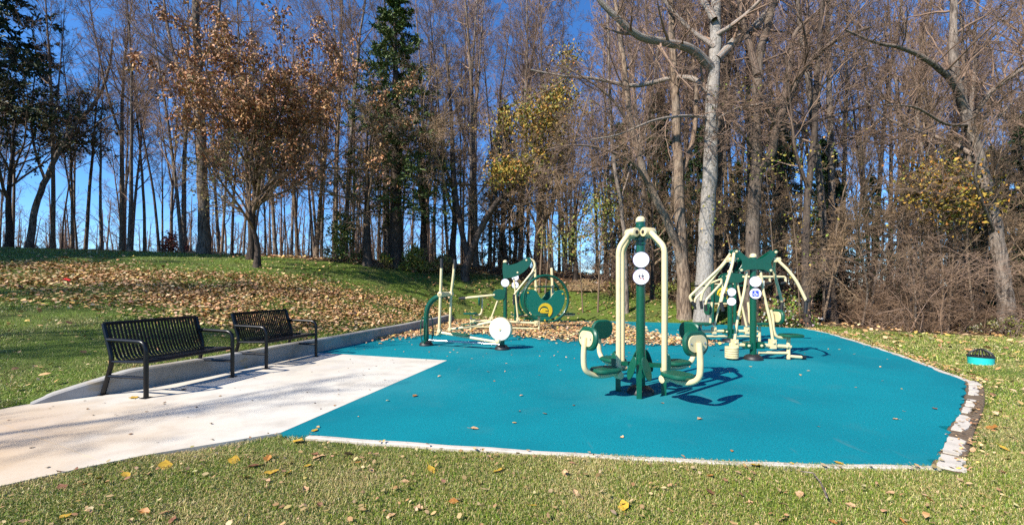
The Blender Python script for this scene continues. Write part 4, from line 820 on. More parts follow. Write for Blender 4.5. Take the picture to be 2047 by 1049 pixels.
def arm_tube(parent, pts, r=.024, fillet=.1, grip=None, ball=None, m='cream', name='arm'):
    a = MB().tube(pts, r, 12, fillet=fillet).part(name, M[m], parent)
    if grip is not None: MB().tube(grip, r * 1.15, 12).part('grip', M['black'], a)
    if ball is not None: MB().lathe([(.001, -.04), (.025, -.034), (.04, 0), (.025, .034), (.001, .04)], ball, (0, 1, 0), 14).part('stop', M['black'], a)
    return a

# --- wheelchair accessible pull-down machine, right
cm = thing('pull_down_machine', 'green pull down machine with a blue wheelchair sign and cream weights', 'fitness machine', (4.395, 7.75, 0))
post(cm, 1.93)
wing = smooth_closed([(-.35, 2.0), (-.27, 1.95), (-.12, 1.84), (0, 1.82), (.12, 1.84), (.26, 1.93), (.36, 1.99), (.41, 1.955), (.36, 1.88), (.29, 1.79), (.29, 1.70), (.325, 1.62), (.27, 1.575), (.16, 1.625), (0, 1.635), (-.15, 1.625), (-.25, 1.58), (-.305, 1.62), (-.25, 1.72), (-.25, 1.79), (-.32, 1.89), (-.40, 1.955)], 4)
for yy in (-.075, .075): MB().plate(wing, .012, (0, yy, 0), bev=.003).part('wing_plate', M['green'], cm)
for x_, z_ in ((-.345, 1.955), (.365, 1.945), (.275, 1.615), (-.255, 1.62)): bolt(cm, (x_, -.081, z_), r=.024)
sign(cm, (.005, -.06, 1.415), .1, None, -.35); sign(cm, (.005, -.06, 1.20), .1, 'chair', -.35)
for s_, x_, z_ in ((-1, -.40, 1.815), (1, .41, 1.81)):
    MB().box((x_ - .06, -.05, z_ - .04), (x_ + .06, .05, z_ + .045)).part('clevis', M['cream'], cm); joint(cm, (x_ + s_ * .03, 0, z_), .04, .13)
    arm_tube(cm, [(x_ - s_ * .12, 0, z_ + .02), (x_, 0, z_)], .025)
arm_tube(cm, [(-.38, -.06, 1.93), (-.46, -.16, 1.72), (-.70, -.32, 1.22), (-.745, -.32, 1.05)], .026, grip=[(-.745, -.32, 1.06), (-.715, -.33, .90)], ball=(-.68, -.33, 1.18))
arm_tube(cm, [(-.38, .06, 1.93), (-.50, .16, 1.70), (-1.02, .34, 1.13), (-.97, .34, 1.04)], .026, grip=[(-.97, .34, 1.05), (-.93, .34, .96)], ball=(-.93, .34, .99))
arm_tube(cm, [(-.40, .06, 1.86), (-.55, .2, 1.60), (-.80, .28, 1.22), (-.82, .3, 1.05)], .024, grip=[(-.82, .3, 1.06), (-.80, .3, .90)])
arm_tube(cm, [(.42, -.05, 1.80), (.55, -.14, 1.62), (.66, -.2, 1.42), (.80, -.24, 1.08)], .026, grip=[(.80, -.24, 1.06), (.785, -.24, .86)], ball=(.815, -.25, 1.08))
arm_tube(cm, [(.42, .05, 1.80), (.50, .2, 1.60), (.74, .34, 1.04)], .026, grip=[(.745, .34, 1.03), (.73, .34, .86)], ball=(.68, .36, 1.12))
for s_ in (-1, 1):
    arm_tube(cm, [(s_ * .125, -.02, 1.60), (s_ * .17, -.02, 1.25), (s_ * .30, -.02, .70), (s_ * .345, -.02, .36)], .024, name='link_rod')
    MB().box((s_ * .345 - .05, -.055, .20), (s_ * .345 + .05, .03, .37)).part('clevis', M['cream'], cm); bolt(cm, (s_ * .345, -.056, .31), r=.02)
    MB().box((s_ * .05, -.07, .20), (s_ * .17, .07, .32)).part('bracket', M['green'], cm); bolt(cm, (s_ * .115, -.071, .26), r=.025)
arm_tube(cm, [(-.16, 0, .26), (-.42, 0, .27)], .036, name='beam'); arm_tube(cm, [(.16, 0, .26), (.68, 0, .23)], .036, name='beam')
arm_tube(cm, [(.10, 0, .125), (.66, 0, .115)], .028, name='lower_beam'); arm_tube(cm, [(.62, 0, .06), (.87, -.03, .045)], .028, name='foot_bar', grip=[(.86, -.03, .045), (.93, -.03, .045)])
wt = MB()
for k in range(5): wt.lathe([(.10, .03 + k * .042), (.117, .036 + k * .042), (.117, .064 + k * .042), (.10, .07 + k * .042)], (-.40, -.02, 0), n=28)
wt.lathe([(.02, 0.0), (.02, .30)], (-.40, -.02, 0), n=10); wt.part('weight_stack', M['cream'], cm)
arm_tube(cm, [(.645, 0, .0), (.645, 0, .41)], .032, name='seat_leg'); bolt(cm, (.6, -.037, .235), r=.025)
MB().lathe([(.05, 0), (.05, .01)], (.645, 0, 0)).part('foot_plate', M['black'], cm)
pad_seat(cm, (.69, 0, .435), .19, .17)
arm_tube(cm, [(.60, 0, .395), (.42, 0, .40), (.365, 0, .55), (.36, 0, .78), (.32, 0, .90)], .027, .09, name='back_tube')
MB().plate(rrect(.34, .27, .12, 8), .05, (.455, 0, .775), (0, 1, 0), (0, 0, 1), .014).part('backrest', M['greenpad'], cm); MB().plate(rrect(.26, .19, .08, 8), .02, (.42, 0, .775), (0, 1, 0), (0, 0, 1), .004).part('back_plate', M['cream'], cm)

# --- chest press behind it
dm = thing('chest_press_machine', 'green and cream chest press with two round signs, behind the wheelchair machine', 'fitness machine', (5.18, 10.1, 0))
post(dm, 1.72)
pl = smooth_closed([(-.19, 1.60), (-.1, 1.635), (.05, 1.64), (.2, 1.625), (.29, 1.60), (.32, 1.54), (.28, 1.46), (.18, 1.41), (0, 1.40), (-.16, 1.415), (-.23, 1.46), (-.24, 1.54)], 4)
for yy in (-.075, .075): MB().plate(pl, .012, (0, yy, 0), bev=.003).part('wing_plate', M['green'], dm)
bolt(dm, (-.12, -.081, 1.56), r=.024); bolt(dm, (.27, -.081, 1.55), r=.026)
sign(dm, (0, -.06, 1.19), .1, None, -.35); sign(dm, (0, -.06, .968), .1, 'small', -.35)
for s_ in (-1, 1):
    arm_tube(dm, [(s_ * .16, -.02, 1.42), (s_ * .24, -.02, 1.0), (s_ * .38, -.02, .38)], .024, name='link_rod'); MB().box((s_ * .39 - .045, -.05, .2), (s_ * .39 + .045, .03, .36)).part('clevis', M['cream'], dm); bolt(dm, (s_ * .39, -.051, .30))
    arm_tube(dm, [(s_ * .10, 0, .26), (s_ * .72, 0, .26)], .036, name='beam'); arm_tube(dm, [(s_ * .08, 0, .14), (s_ * .72, 0, .14)], .026, name='lower_beam')
    MB().box((s_ * .05, -.06, .2), (s_ * .16, .06, .31)).part('bracket', M['green'], dm); bolt(dm, (s_ * .11, -.061, .255), r=.024)
    arm_tube(dm, [(s_ * .70, 0, 0), (s_ * .70, 0, .42)], .032, name='seat_leg'); pad_seat(dm, (s_ * .68, 0, .44), .22, .18)
    arm_tube(dm, [(s_ * .60, 0, .40), (s_ * .47, 0, .42), (s_ * .46, 0, .60), (s_ * .43, 0, .95)], .026, .08, name='back_tube')
    MB().plate(rrect(.34, .27, .12, 8), .05, (s_ * .53, 0, .78), (0, 1, 0), (0, 0, 1), .014).part('backrest', M['greenpad'], dm); MB().plate(rrect(.26, .19, .08, 8), .02, (s_ * .497, 0, .78), (0, 1, 0), (0, 0, 1), .004).part('back_plate', M['cream'], dm)
    for yy in (-.3, .3):
        if s_ > 0: arm_tube(dm, [(.26, 0, 1.545), (.36, yy * .9, 1.545), (1.12, yy, 1.545), (1.13, yy, 1.42)], .026, .05, grip=[(1.13, yy, 1.42), (1.02, yy * .95, 1.39)])
        else: arm_tube(dm, [(-.20, 0, 1.50), (-.34, yy * .9, 1.40), (-.70, yy, 1.02), (-.72, yy, .9)], .026, .05, grip=[(-.72, yy, .91), (-.70, yy, .76)])

# --- two post panel unit at the far edge
em = thing('pull_bar_station', 'green two post exercise station with a yellow logo panel, far right machine', 'fitness machine', (7.22, 14.5, 0))
for x_ in (-.38, .38):
    MB().tube([(x_, 0, 0), (x_, 0, 1.6)], .057, 20).part('post', M['green'], em); MB().lathe([(.06, 0), (.06, .03), (.04, .055), (.001, .065)], (x_, 0, 1.6)).part('cap', M['cream'], em); MB().lathe([(.15, 0), (.14, .05), (.06, .09)], (x_, 0, 0)).part('base_cover', M['black'], em)
    s_ = 1 if x_ > 0 else -1; arm_tube(em, [(x_ + s_ * .05, 0, 1.33), (x_ + s_ * .32, 0, 1.33)], .026, m='green', grip=[(x_ + s_ * .30, 0, 1.33), (x_ + s_ * .62, 0, 1.33)], name='pull_bar')
for z_ in (1.39, .72): arm_tube(em, [(-.33, 0, z_), (.33, 0, z_)], .026, name='cross_bar')
pn = MB().plate(rrect(.62, .58, .06), .016, (0, -.01, 1.05), bev=.004).part('panel', M['green'], em)
def logo(parent, c, k, ang=0.0, y=-.02):
    oc = [(k * math.cos(t), k * math.sin(t)) for t in np.radians(np.linspace(188, -58, 26))]; ic = [(-.17 * k + .68 * k * math.cos(t), -.13 * k + .72 * k * math.sin(t)) for t in np.radians(np.linspace(176, -42, 26))]
    q = MB(); n = 26; P3 = lambda a, b, yy: (c[0] + a, c[1] + yy, c[2] + b)
    V = [P3(a, b, y) for a, b in oc + ic] + [P3(a, b, y + .012) for a, b in oc + ic]
    F = [(i, i + 1, n + i + 1, n + i) for i in range(n - 1)] + [(i + 2 * n, n + i + 2 * n, n + i + 1 + 2 * n, i + 1 + 2 * n) for i in range(n - 1)] + [(i, i + 2 * n, i + 1 + 2 * n, i + 1) for i in range(n - 1)]
    q.add(V, F); hm = smooth_closed([(-.70, -.30), (-.70, -.02), (-.52, .25), (-.2, .36), (.2, .25), (.42, .0), (.1, -.02), (-.05, -.1), (.1, -.16), (.45, -.2), (.42, -.34), (.0, -.36)], 3) * k
    q.plate(hm, .012, (c[0], c[1] + y + .006, c[2]), bev=.002); q.part('logo', M['yellow'], parent, smooth=False)
logo(pn, (0, -.02, 1.05), .24, y=-.012)

# --- combined lat machine, left rear
bm_ = thing('lat_and_row_machine', 'green lat machine with a swept wing plate and a long lever, behind the elliptical trainer', 'fitness machine', (-.2, 12.5, 0))
post(bm_, 2.09, .06)
def z2(pts): return [((a - 957) / 310, (783 - b) / 310) for a, b in pts]
wg = smooth_closed(z2([(940, 160), (985, 182), (1060, 165), (1125, 132), (1160, 112), (1190, 128), (1186, 175), (1140, 232), (1075, 275), (1000, 298), (940, 286)]), 4)
for yy in (-.08, .08): MB().plate(wg, .012, (0, yy, 0), bev=.003).part('wing_plate', M['green'], bm_)
for q in z2([(1150, 138), (1070, 250)]): bolt(bm_, (q[0], -.086, q[1]), r=.028)
ov = z2([(840, 450)])[0]
for yy in (-.07, .07): MB().plate(smooth_closed(z2([(842, 450), (858, 415), (900, 401), (950, 412), (957, 455), (945, 490), (895, 497), (855, 482)]), 4), .012, (0, yy, 0), bev=.003).part('wing_plate', M['green'], bm_)
q = z2([(857, 452)])[0]; bolt(bm_, (q[0], -.077, q[1]), r=.03)
sign(bm_, (0, -.062, 1.42), .125, None, 0.0)
def zz(pts, y): return [((a - 957) / 310, y, (783 - b) / 310) for a, b in pts]
arm_tube(bm_, zz([(1170, 125), (1215, 140), (1232, 190), (1205, 240)], 0), .04, .1, name='elbow')
for yy, pts, gr, bl in ((-.2, [(1212, 232), (1050, 432), (1036, 455)], [(1034, 458), (1034, 540)], (1036, 455)), (.25, [(1230, 240), (1150, 370), (1095, 440), (1080, 465)], [(1078, 466), (1078, 530)], None)):
    arm_tube(bm_, zz(pts, yy), .027, .06, grip=zz(gr, yy), ball=None if bl is None else zz([bl], yy)[0])
arm_tube(bm_, zz([(1205, 240)], -.2) + zz([(1205, 240)], .25), .03, name='cross_bar')
arm_tube(bm_, zz([(845, 455), (590, 482)], -.05), .03, .02, grip=zz([(595, 482), (535, 485)], -.05), name='lever'); arm_tube(bm_, zz([(845, 455), (600, 478)], .25), .03, .02, grip=zz([(600, 478), (545, 482)], .25), name='lever')
for a_, b_ in ((1035, 305), (890, 505)):
    pass
arm_tube(bm_, zz([(1035, 300), (1050, 430), (1072, 660)], -.02), .026, name='link_rod'); arm_tube(bm_, zz([(890, 500), (832, 660)], -.02), .026, name='link_rod')
for q in zz([(1072, 680), (830, 672), (672, 690), (1238, 708)], 0): MB().box((q[0] - .05, -.055, q[2] - .06), (q[0] + .05, .05, q[2] + .07)).part('clevis', M['cream'], bm_); bolt(bm_, (q[0], -.056, q[2]), r=.022)
arm_tube(bm_, zz([(950, 690), (645, 690)], 0), .037, name='beam'); arm_tube(bm_, zz([(960, 695), (1265, 712)], 0), .037, name='beam'); arm_tube(bm_, zz([(960, 745), (645, 745)], 0), .026, name='lower_beam'); arm_tube(bm_, zz([(960, 752), (1265, 762)], 0), .026, name='lower_beam')
for xq, zt in ((645, 640), (1265, 650)): arm_tube(bm_, zz([(xq, 783), (xq, zt)], 0), .033, name='seat_leg')
q = zz([(640, 622)], 0)[0]; pad_seat(bm_, q, .21, .18); q = zz([(1277, 637)], 0)[0]; pad_seat(bm_, q, .23, .18)
arm_tube(bm_, zz([(680, 640), (735, 632), (747, 590), (747, 480)], 0), .028, .1, name='back_tube'); q = zz([(722, 510)], 0)[0]; MB().plate(rrect(.34, .27, .12, 8), .05, q, (0, 1, 0), (0, 0, 1), .014).part('backrest', M['greenpad'], bm_)

# --- wheel shaped stepper with the logo panel
fm = thing('wheel_stepper_machine', 'round green wheel frame machine with a yellow logo panel and four upright handles', 'fitness machine', (1.2, 14.9, 0), .28)
def ring(parent, y, R_=.83, r=.048, z=.86):
    t = np.linspace(0, 2 * math.pi, 49); P = np.stack([R_ * np.cos(t), np.full(49, y), z + R_ * np.sin(t)], 1); q = MB().tube(P, r, 10, cap=False); return q.part('wheel_ring', M['green'], parent)
for y_ in (0.0, .75):
    ring(fm, y_)
    pp = [((a - 1330) / 262, .84 + (500 - b) / 262) for a, b in ((1135, 480), (1145, 432), (1180, 408), (1228, 416), (1265, 470), (1300, 500), (1345, 502), (1378, 470), (1412, 430), (1460, 410), (1500, 422), (1514, 475), (1502, 545), (1465, 612), (1408, 662), (1330, 692), (1250, 676), (1190, 632), (1152, 565))]
    pnl = MB().plate(smooth_closed(pp, 3), .02, (0, y_, 0), bev=.004).part('panel', M['panel'], fm)
    if y_ == 0:
        logo(pnl, (-.04, -.02, .47), .26, y=-.008)
        for a_, b_ in ((1152, 433), (1490, 445), (1315, 686)): MB().lathe([(.03, 0), (.03, .012), (.001, .016)], ((a_ - 1330) / 262, -.012, .84 + (500 - b_) / 262), (0, -1, 0), 12).part('bolt_cap', M['yellow'], pnl)
    for s_ in (-1, 1): arm_tube(fm, [(s_ * .40, y_, .14), (s_ * .56, y_, .12), (s_ * .60, y_, .0)], .035, .05, m='green', name='foot')
for x_, y_ in ((-.30, .25), (-.23, .5), (.33, .25), (.40, .5)):
    arm_tube(fm, [(x_, y_, .55), (x_ + .01, y_, 1.35), (x_ - .02, y_, 2.0)], .038, .2, grip=[(x_ - .02, y_, 1.98), (x_ - .02, y_, 2.2)], name='handle'); joint(fm, (x_, y_, 1.30), .055, .1)
arm_tube(fm, [(-.4, .25, 1.30), (.5, .25, 1.30)], .03, m='green', name='cross_bar'); arm_tube(fm, [(-.4, .5, 1.30), (.5, .5, 1.30)], .03, m='green', name='cross_bar')
for x_ in (-.95, 1.0):
    for y_ in (.25, .5):
        MB().plate(rrect(.42, .16, .05), .03, (x_, y_, .32), (1, 0, .0), (0, 1, 0), .008).part('foot_plate', M['greenpad'], fm); arm_tube(fm, [(x_ * .3, y_, .5), (x_ * .55, y_, .27), (x_ * 1.2, y_, .27)], .028, .1, name='pedal_arm')
sp = thing('sign_post', 'thin green post with two round white signs beside the wheel machine', 'sign post', (.11, 14.6, 0))
MB().tube([(0, 0, 0), (0, 0, 1.68)], .04, 14).part('post', M['green'], sp); sign(sp, (0, -.042, 1.62), .125); sign(sp, (0, -.042, 1.36), .125, 'small')

# --- elliptical trainer, left front
A = np.array([-1.93, 9.56]); B = np.array([-.21, 8.96]); ux = (B - A) / np.linalg.norm(B - A); LN = float(np.linalg.norm(B - A))
xm = thing('elliptical_trainer', 'green and cream elliptical trainer with a white flywheel and tall handles', 'fitness machine', (A[0], A[1], 0), math.atan2(ux[1], ux[0]))
KX = LN / (930 - 200)
def ez(a, b, y=0.0): return ((a - 200) * KX, y, max(0, (930 - b) * .00245 - (a - 200) * .00004))
for x_ in (0, LN): MB().lathe([(.155, 0), (.155, .02), (.14, .055), (.10, .085), (.06, .1)], (x_, 0, 0), n=28).part('base_cover', M['black'], xm)
MB().tube([(0, 0, .05), (0, 0, .70), (.05, 0, .90), (.20, 0, 1.06), (.46, 0, 1.15)], .058, 20, fillet=.22).part('frame_post', M['green'], xm)
for y_ in (-.14, .14):
    t = np.linspace(0, 2 * math.pi, 33); e = np.stack([.02 + .075 * np.cos(t), np.full(33, y_), .36 + .29 * np.sin(t)], 1); MB().tube(e, .014, 8, cap=False).part('guard_hoop', M['green'], xm)
MB().tube([(.08, 0, .12), (LN - .05, 0, .10)], .026, 12).part('base_rail', M['steel'], xm); MB().tube([(LN, 0, .02), (LN, 0, .2)], .055, 18).part('rear_stub', M['green'], xm)
MB().lathe([(.03, -.25), (.055, -.24), (.055, .24), (.03, .25)], (.47, 0, 1.155), (0, 1, 0), 18).part('pivot_axle', M['cream'], xm)
for y_, dx in ((-.2, .0), (.2, .05)):
    hd = arm_tube(xm, [(.50 + dx * 2.2, y_, 1.88), (.485 + dx * 1.6, y_, 1.45), (.47 + dx, y_, 1.155), (.44 + dx, y_, .33)], .03, .2, name='handle'); MB().tube([(.50 + dx * 2.2, y_, 1.72), (.50 + dx * 2.3, y_, 1.93)], .036, 12).part('grip', M['black'], hd)
    joint(xm, (.47 + dx, y_, 1.155), .05, .1); joint(xm, (.45 + dx, y_, .36), .045, .11)
arm_tube(xm, [(.45, -.2, .33), (LN - .04, -.17, .17)], .03, .02, name='pedal_bar'); arm_tube(xm, [(.50, .2, .36), (.95, .2, .43), (LN - .1, .17, .60)], .03, .1, name='pedal_bar')
for y_, c_, tl in ((-.2, (.95, .31), -.10), (.2, (.98, .50), .16)):
    vv = nrm(np.array([1, 0, tl])); f = MB().plate(rrect(.42, .16, .06), .03, (c_[0], y_, c_[1]), vv, (0, 1, 0), .01); f.part('pedal', M['greenpad'], xm)
fw = MB().lathe([(.06, -.055), (.235, -.05), (.25, -.035), (.25, .035), (.235, .05), (.06, .055)], (LN - .02, -.02, .43), (0, -1, 0), 40).part('flywheel', M['cream'], xm)
MB().lathe([(.235, 0), (.228, .004), (.05, .008)], (LN - .02, -.075, .43), (0, -1, 0), 40).part('flywheel_cover', mat('white_enamel', (.78, .76, .7), .35), fw); MB().lathe([(.035, 0), (.03, .02), (.001, .026)], (LN - .02, -.083, .43), (0, -1, 0), 16).part('hub_cap', M['cream'], fw)
joint(xm, (LN - .03, -.17, .185), .05, .12)

# ------------------------------------------------------------------ domed drain in the grass
dr = thing('drain_inlet', 'black domed drain grate on a bright turquoise collar in the right lawn', 'drain', (8.40, 7.62, H(8.40, 7.62)))
M['turq'] = mat('turquoise_pipe', (.02, .5, .46), .5, .4, [(9, 4, (.25, .55, .5), .6, .8)])
MB().lathe([(.165, -.05), (.17, .10), (.175, .125), (.16, .13)], n=28).part('collar', M['turq'], dr)
for k in range(22):
    a = 2 * math.pi * k / 22; t = np.linspace(0, 1.45, 8); P = np.stack([.165 * np.cos(t) * math.cos(a), .165 * np.cos(t) * math.sin(a), .13 + .135 * np.sin(t)], 1)
    if k == 0: bar0 = MB().tube(np.stack([.165 * np.cos(t), 0 * t, .13 + .135 * np.sin(t)], 1), .0065, 6).mesh('grate_bar', M['black'])
    link('grate_bar', bar0, dr, (0, 0, 0), (0, 0, a))
MB().lathe([(.03, .255), (.04, .268), (.02, .275), (.001, .276)], n=14).part('grate_cap', M['black'], dr); MB().lathe([(.168, .125), (.18, .13), (.18, .145), (.165, .148)], n=28).part('grate_rim', M['black'], dr)

# ------------------------------------------------------------------ grass, leaves, litter
def wedge(n, y0, y1, r, marg=1.26):
    y = np.sqrt(r.uniform(y0 * y0, y1 * y1, n)); x = r.uniform(-marg, marg, n) * y; return x, y
NOGROW = lambda x, y: inside(PAD, x, y) | inside(CONC, x, y)
def near_wall(x, y):
    q = np.array(cp); xw = np.interp(y, q[:, 1], q[:, 0]); return (np.abs(x - xw) < .11) & (y > 4.8) & (y < 16.3)
def strip(x, y):
    e = offset(er, .07); d = np.min(np.hypot(x[:, None] - e[None, ::3, 0], y[:, None] - e[None, ::3, 1]), 1); return d < .10
# leaf-covered part of the bank: dry grass shows less there
bank_px = [(-40, 528), (120, 530), (330, 546), (560, 560), (760, 590), (905, 622), (900, 636), (700, 658), (560, 662), (420, 652), (300, 640), (200, 606), (110, 580), (-40, 566)]
BANK = np.array([ray_ground(a, b) for a, b in bank_px])
# (an outline on the slope; the leaves themselves lie where the ground is)
def blades(n, y0, y1, hgt, wid, seed, tri=False):
    r = np.random.default_rng(seed); x, y = wedge(n, y0, y1, r); k = ~(NOGROW(x, y) | near_wall(x, y)) & (y < wood_edge(x) - .2)
    if y0 < 8: k &= ~strip(x, y)
    k &= ~((inside(BANK, x, y)) & (r.random(n) < .55))
    x, y = x[k], y[k]; m = len(x); z = hz(x, y) - .005; a = r.uniform(0, 6.28, m); b = a + r.normal(0, .8, m)
    lean = r.uniform(.25, 1.15, m); L_ = hgt * r.uniform(.5, 1.25, m); wd = wid * r.uniform(.6, 1.3, m); P = np.stack([x, y, z], 1); s = np.stack([np.cos(a), np.sin(a), 0 * a], 1); d = np.stack([np.cos(b + 1.57), np.sin(b + 1.57), 0 * b], 1)
    up = np.array([0, 0, 1.0]); mid = P + (d * (lean * .35)[:, None] + up * .62) * L_[:, None]; tip = P + (d * (lean * .95)[:, None] + up * (1 - .55 * lean)[:, None] * .95) * L_[:, None]
    patch = np.sin(x * 1.9 + 2 * np.sin(y * .9)) * np.sin(y * 2.3 + 1.7 * np.sin(x * 1.1)) + .6 * np.sin(x * 5.1 + y * 3.3) * np.sin(y * 4.7 - x * 2.9)
    dry = r.random(m) < np.clip((.46 if y0 < 8 else .22) + .16 * patch - .1 * (x < -4), .08, .75)
    dry |= (r.random(m) < np.clip(patch - .55, 0, .6))
    col = pick(r, m, [(.115, .165, .018), (.175, .235, .027), (.25, .285, .045), (.065, .10, .014)], [.3, .35, .2, .15]); colD = pick(r, m, [(.47, .38, .16), (.36, .285, .115), (.54, .45, .22), (.28, .26, .08)], [.35, .3, .15, .2]); col = col * (1 if y0 < 4 else np.array([1.12, 1.18, 1.0])); col[dry] = colD[dry]
    w3 = (s * wd[:, None] * .5)
    if tri:
        V = np.stack([P - w3, P + w3, tip], 1).reshape(-1, 3); F = np.arange(m * 3).reshape(-1, 3); return V, F, np.repeat(col, 3, 0)
    V = np.stack([P - w3, P + w3, mid + w3 * .8, tip, mid - w3 * .8], 1).reshape(-1, 3); b5 = np.arange(m)[:, None] * 5
    F = np.concatenate([b5 + np.array([[0, 1, 2]]), b5 + np.array([[0, 2, 4]]), b5 + np.array([[4, 2, 3]])]); return V, F, np.repeat(col, 5, 0)
def join_cols(lst):
    V = np.concatenate([a[0] for a in lst]); n = 0; F = []
    for a in lst: F.append(a[1] + n); n += len(a[0])
    return V, np.concatenate(F), np.concatenate([a[2] for a in lst])
V, F, cl = join_cols([blades(190000, 2.0, 3.5, .036, .0033, 501), blades(190000, 3.3, 4.8, .04, .0042, 505, True), blades(200000, 4.4, 8, .048, .007, 502, True), blades(170000, 7.8, 14, .065, .013, 503, True), blades(140000, 13.5, 30, .07, .024, 504, True)])
tag(link('lawn_grass', np_mesh('lawn_grass', V, [F], M['grass'], cl, False)), 'short green and straw coloured grass round the teal pad', 'grass', kind='stuff')

LEAFC = [(.52, .31, .14), (.38, .21, .09), (.62, .43, .23), (.21, .115, .05), (.60, .40, .10), (.44, .33, .18)]; LEAFP = [.28, .26, .18, .14, .05, .09]
def ground_leaves(x, y, z, size, r, cols=LEAFC, p=LEAFP, tilt=.35):
    m = len(x); a = r.uniform(0, 6.28, m); n = nrm(np.stack([r.normal(0, tilt, m), r.normal(0, tilt, m), np.ones(m)], 1)); d = np.stack([np.cos(a), np.sin(a), 0 * a], 1); d = nrm(d - n * np.sum(d * n, 1, keepdims=True)); s = np.cross(n, d)
    L_ = (size * r.uniform(.55, 1.3, m))[:, None]; wd = L_ * r.uniform(.22, .42, m)[:, None]; C = np.stack([x, y, z], 1); cu = n * L_ * r.uniform(.0, .28, m)[:, None]; cu2 = n * L_ * r.uniform(-.05, .25, m)[:, None]
    V = np.stack([C - d * L_ * .5 + cu2, C - d * L_ * .12 + s * wd + cu, C + d * L_ * .28 + s * wd * .8 + cu, C + d * L_ * .55 + cu2, C + d * L_ * .28 - s * wd * .8 + cu, C - d * L_ * .12 - s * wd + cu], 1)
    lo = V[:, :, 2].min(1) - z; V[:, :, 2] -= lo[:, None] - .003; V = V.reshape(-1, 3); b = np.arange(m)[:, None] * 6
    F = np.concatenate([b + np.array([[0, 1, 5]]), b + np.array([[1, 2, 5]]), b + np.array([[2, 4, 5]]), b + np.array([[2, 3, 4]])]); return V, F, np.repeat(pick(r, m, cols, p, .3), 6, 0)
def scatter(poly, n, r, soft=0.0):
    poly = np.array(poly); lo, hi = poly.min(0), poly.max(0); x = r.uniform(lo[0], hi[0], n); y = r.uniform(lo[1], hi[1], n)
    if soft: x2, y2 = x + r.normal(0, soft, n), y + r.normal(0, soft, n)
    else: x2, y2 = x, y
    k = inside(poly, x2, y2); return x[k], y[k]
r_ = np.random.default_rng(601); lst = []
x, y = scatter(BANK, 95000, r_, .8); k = (np.abs(x) < 1.3 * y) & ~NOGROW(x, y) & ~near_wall(x, y); x, y = x[k], y[k]; dn = np.sin(x * 1.3 + np.sin(y * 1.1)) * np.sin(y * 1.6 - x * .4); k = r_.random(len(x)) < np.clip(.66 + .45 * dn, .1, 1); x, y = x[k], y[k]
lst.append(ground_leaves(x, y, hz(x, y) + r_.uniform(.0, .05, len(x)), .078 * r_.uniform(.5, 1.35, len(x)), r_, tilt=.28))
n = 26000; x, y = wedge(n, 8.5, 24, r_); k = ~NOGROW(x, y) & ~near_wall(x, y) & (y < wood_edge(x) + 2); d2 = np.clip(.16 + .16 * np.sin(x * .8 + y * .5) + .5 * ((x > -4) & (x < 9) & (y > 15.5)) - .1 * (x < -12), .03, .6); k &= r_.random(n) < d2; x, y = x[k], y[k]
lst.append(ground_leaves(x, y, hz(x, y) + .03, .11, r_))
n = 1500; x, y = wedge(n, 4.4, 9, r_); k = ~NOGROW(x, y) & ~near_wall(x, y) & (r_.random(n) < .5); x, y = x[k], y[k]; lst.append(ground_leaves(x, y, hz(x, y) + .03, .09, r_))
n = 22000; x, y = wedge(n, 12, 32, r_); k = (y > wood_edge(x) - .6) & (y < wood_edge(x) + 9); x, y = x[k], y[k]; lst.append(ground_leaves(x, y, hz(x, y) + .02, .13, r_))
n = 900; x, y = wedge(n, 2.2, 4.4, r_); k = ~NOGROW(x, y); x, y = x[k], y[k]; lst.append(ground_leaves(x, y, np.full(len(x), .012), .035, r_, [(.36, .23, .10), (.26, .16, .07), (.42, .31, .16)], None))
V, F, cl = join_cols(lst); tag(link('leaf_litter', np_mesh('leaf_litter', V, [F], M['attr'], cl, False)), 'fallen brown leaves carpeting the bank and the edge of the wood', 'leaves', kind='stuff')
# leaves drifted over the back of the pad
DRIFT = [G0(a, b) for a, b in ((735, 684), (800, 676), (880, 668), (960, 668), (1040, 673), (1150, 684), (1260, 689), (1420, 692), (1440, 684), (1300, 670), (1262, 655), (1235, 648), (1120, 645), (1010, 640), (940, 637), (905, 640), (850, 652))]
x, y = scatter(DRIFT, 24000, r_, .22); k = inside(PAD, x, y) & ~near_wall(x, y); x, y = x[k], y[k]; l1 = ground_leaves(x, y, r_.uniform(.0, .045, len(x)), .085, r_)
n = 1200; x, y = wedge(n, 3.4, 16, r_, .95); k = inside(PAD, x, y); x, y = x[k], y[k]; k = r_.random(len(x)) < np.clip((y - 2.5) / 9, .06, .8) * np.where(x < 4, 1, .45); x, y = x[k], y[k]; l2 = ground_leaves(x, y, np.full(len(x), .001), .045, r_, tilt=.15)
n = 420; x, y = wedge(n, 2.5, 8.5, r_); k = inside(CONC, x, y) & ~near_wall(x, y); x, y = x[k], y[k]; l3_ = ground_leaves(x, y, np.full(len(x), .003), .03, r_, [(.2, .13, .07), (.12, .08, .05)], None, tilt=.15)
e = offset(er, .12); kk = r_.integers(len(e), size=150); x = e[kk, 0] + r_.normal(.02, .05, 150); y = e[kk, 1] + r_.normal(-.02, .05, 150); l4_ = ground_leaves(x, y, np.full(150, .004), .032, r_)
e = offset(ef, .14); kk = r_.integers(len(e), size=900); x = e[kk, 0] + r_.normal(.05, .09, 900); y = e[kk, 1] + r_.normal(0, .1, 900); k = ~inside(PAD, x, y); l5_ = ground_leaves(x[k], y[k], np.full(k.sum(), .006), .045, r_)
V, F, cl = join_cols([l1, l2, l3_, l4_, l5_]); tag(link('leaf_drift', np_mesh('leaf_drift', V, [F], M['attr'], cl, False)), 'drift of dry leaves and scraps blown over the teal pad', 'leaves', kind='stuff')

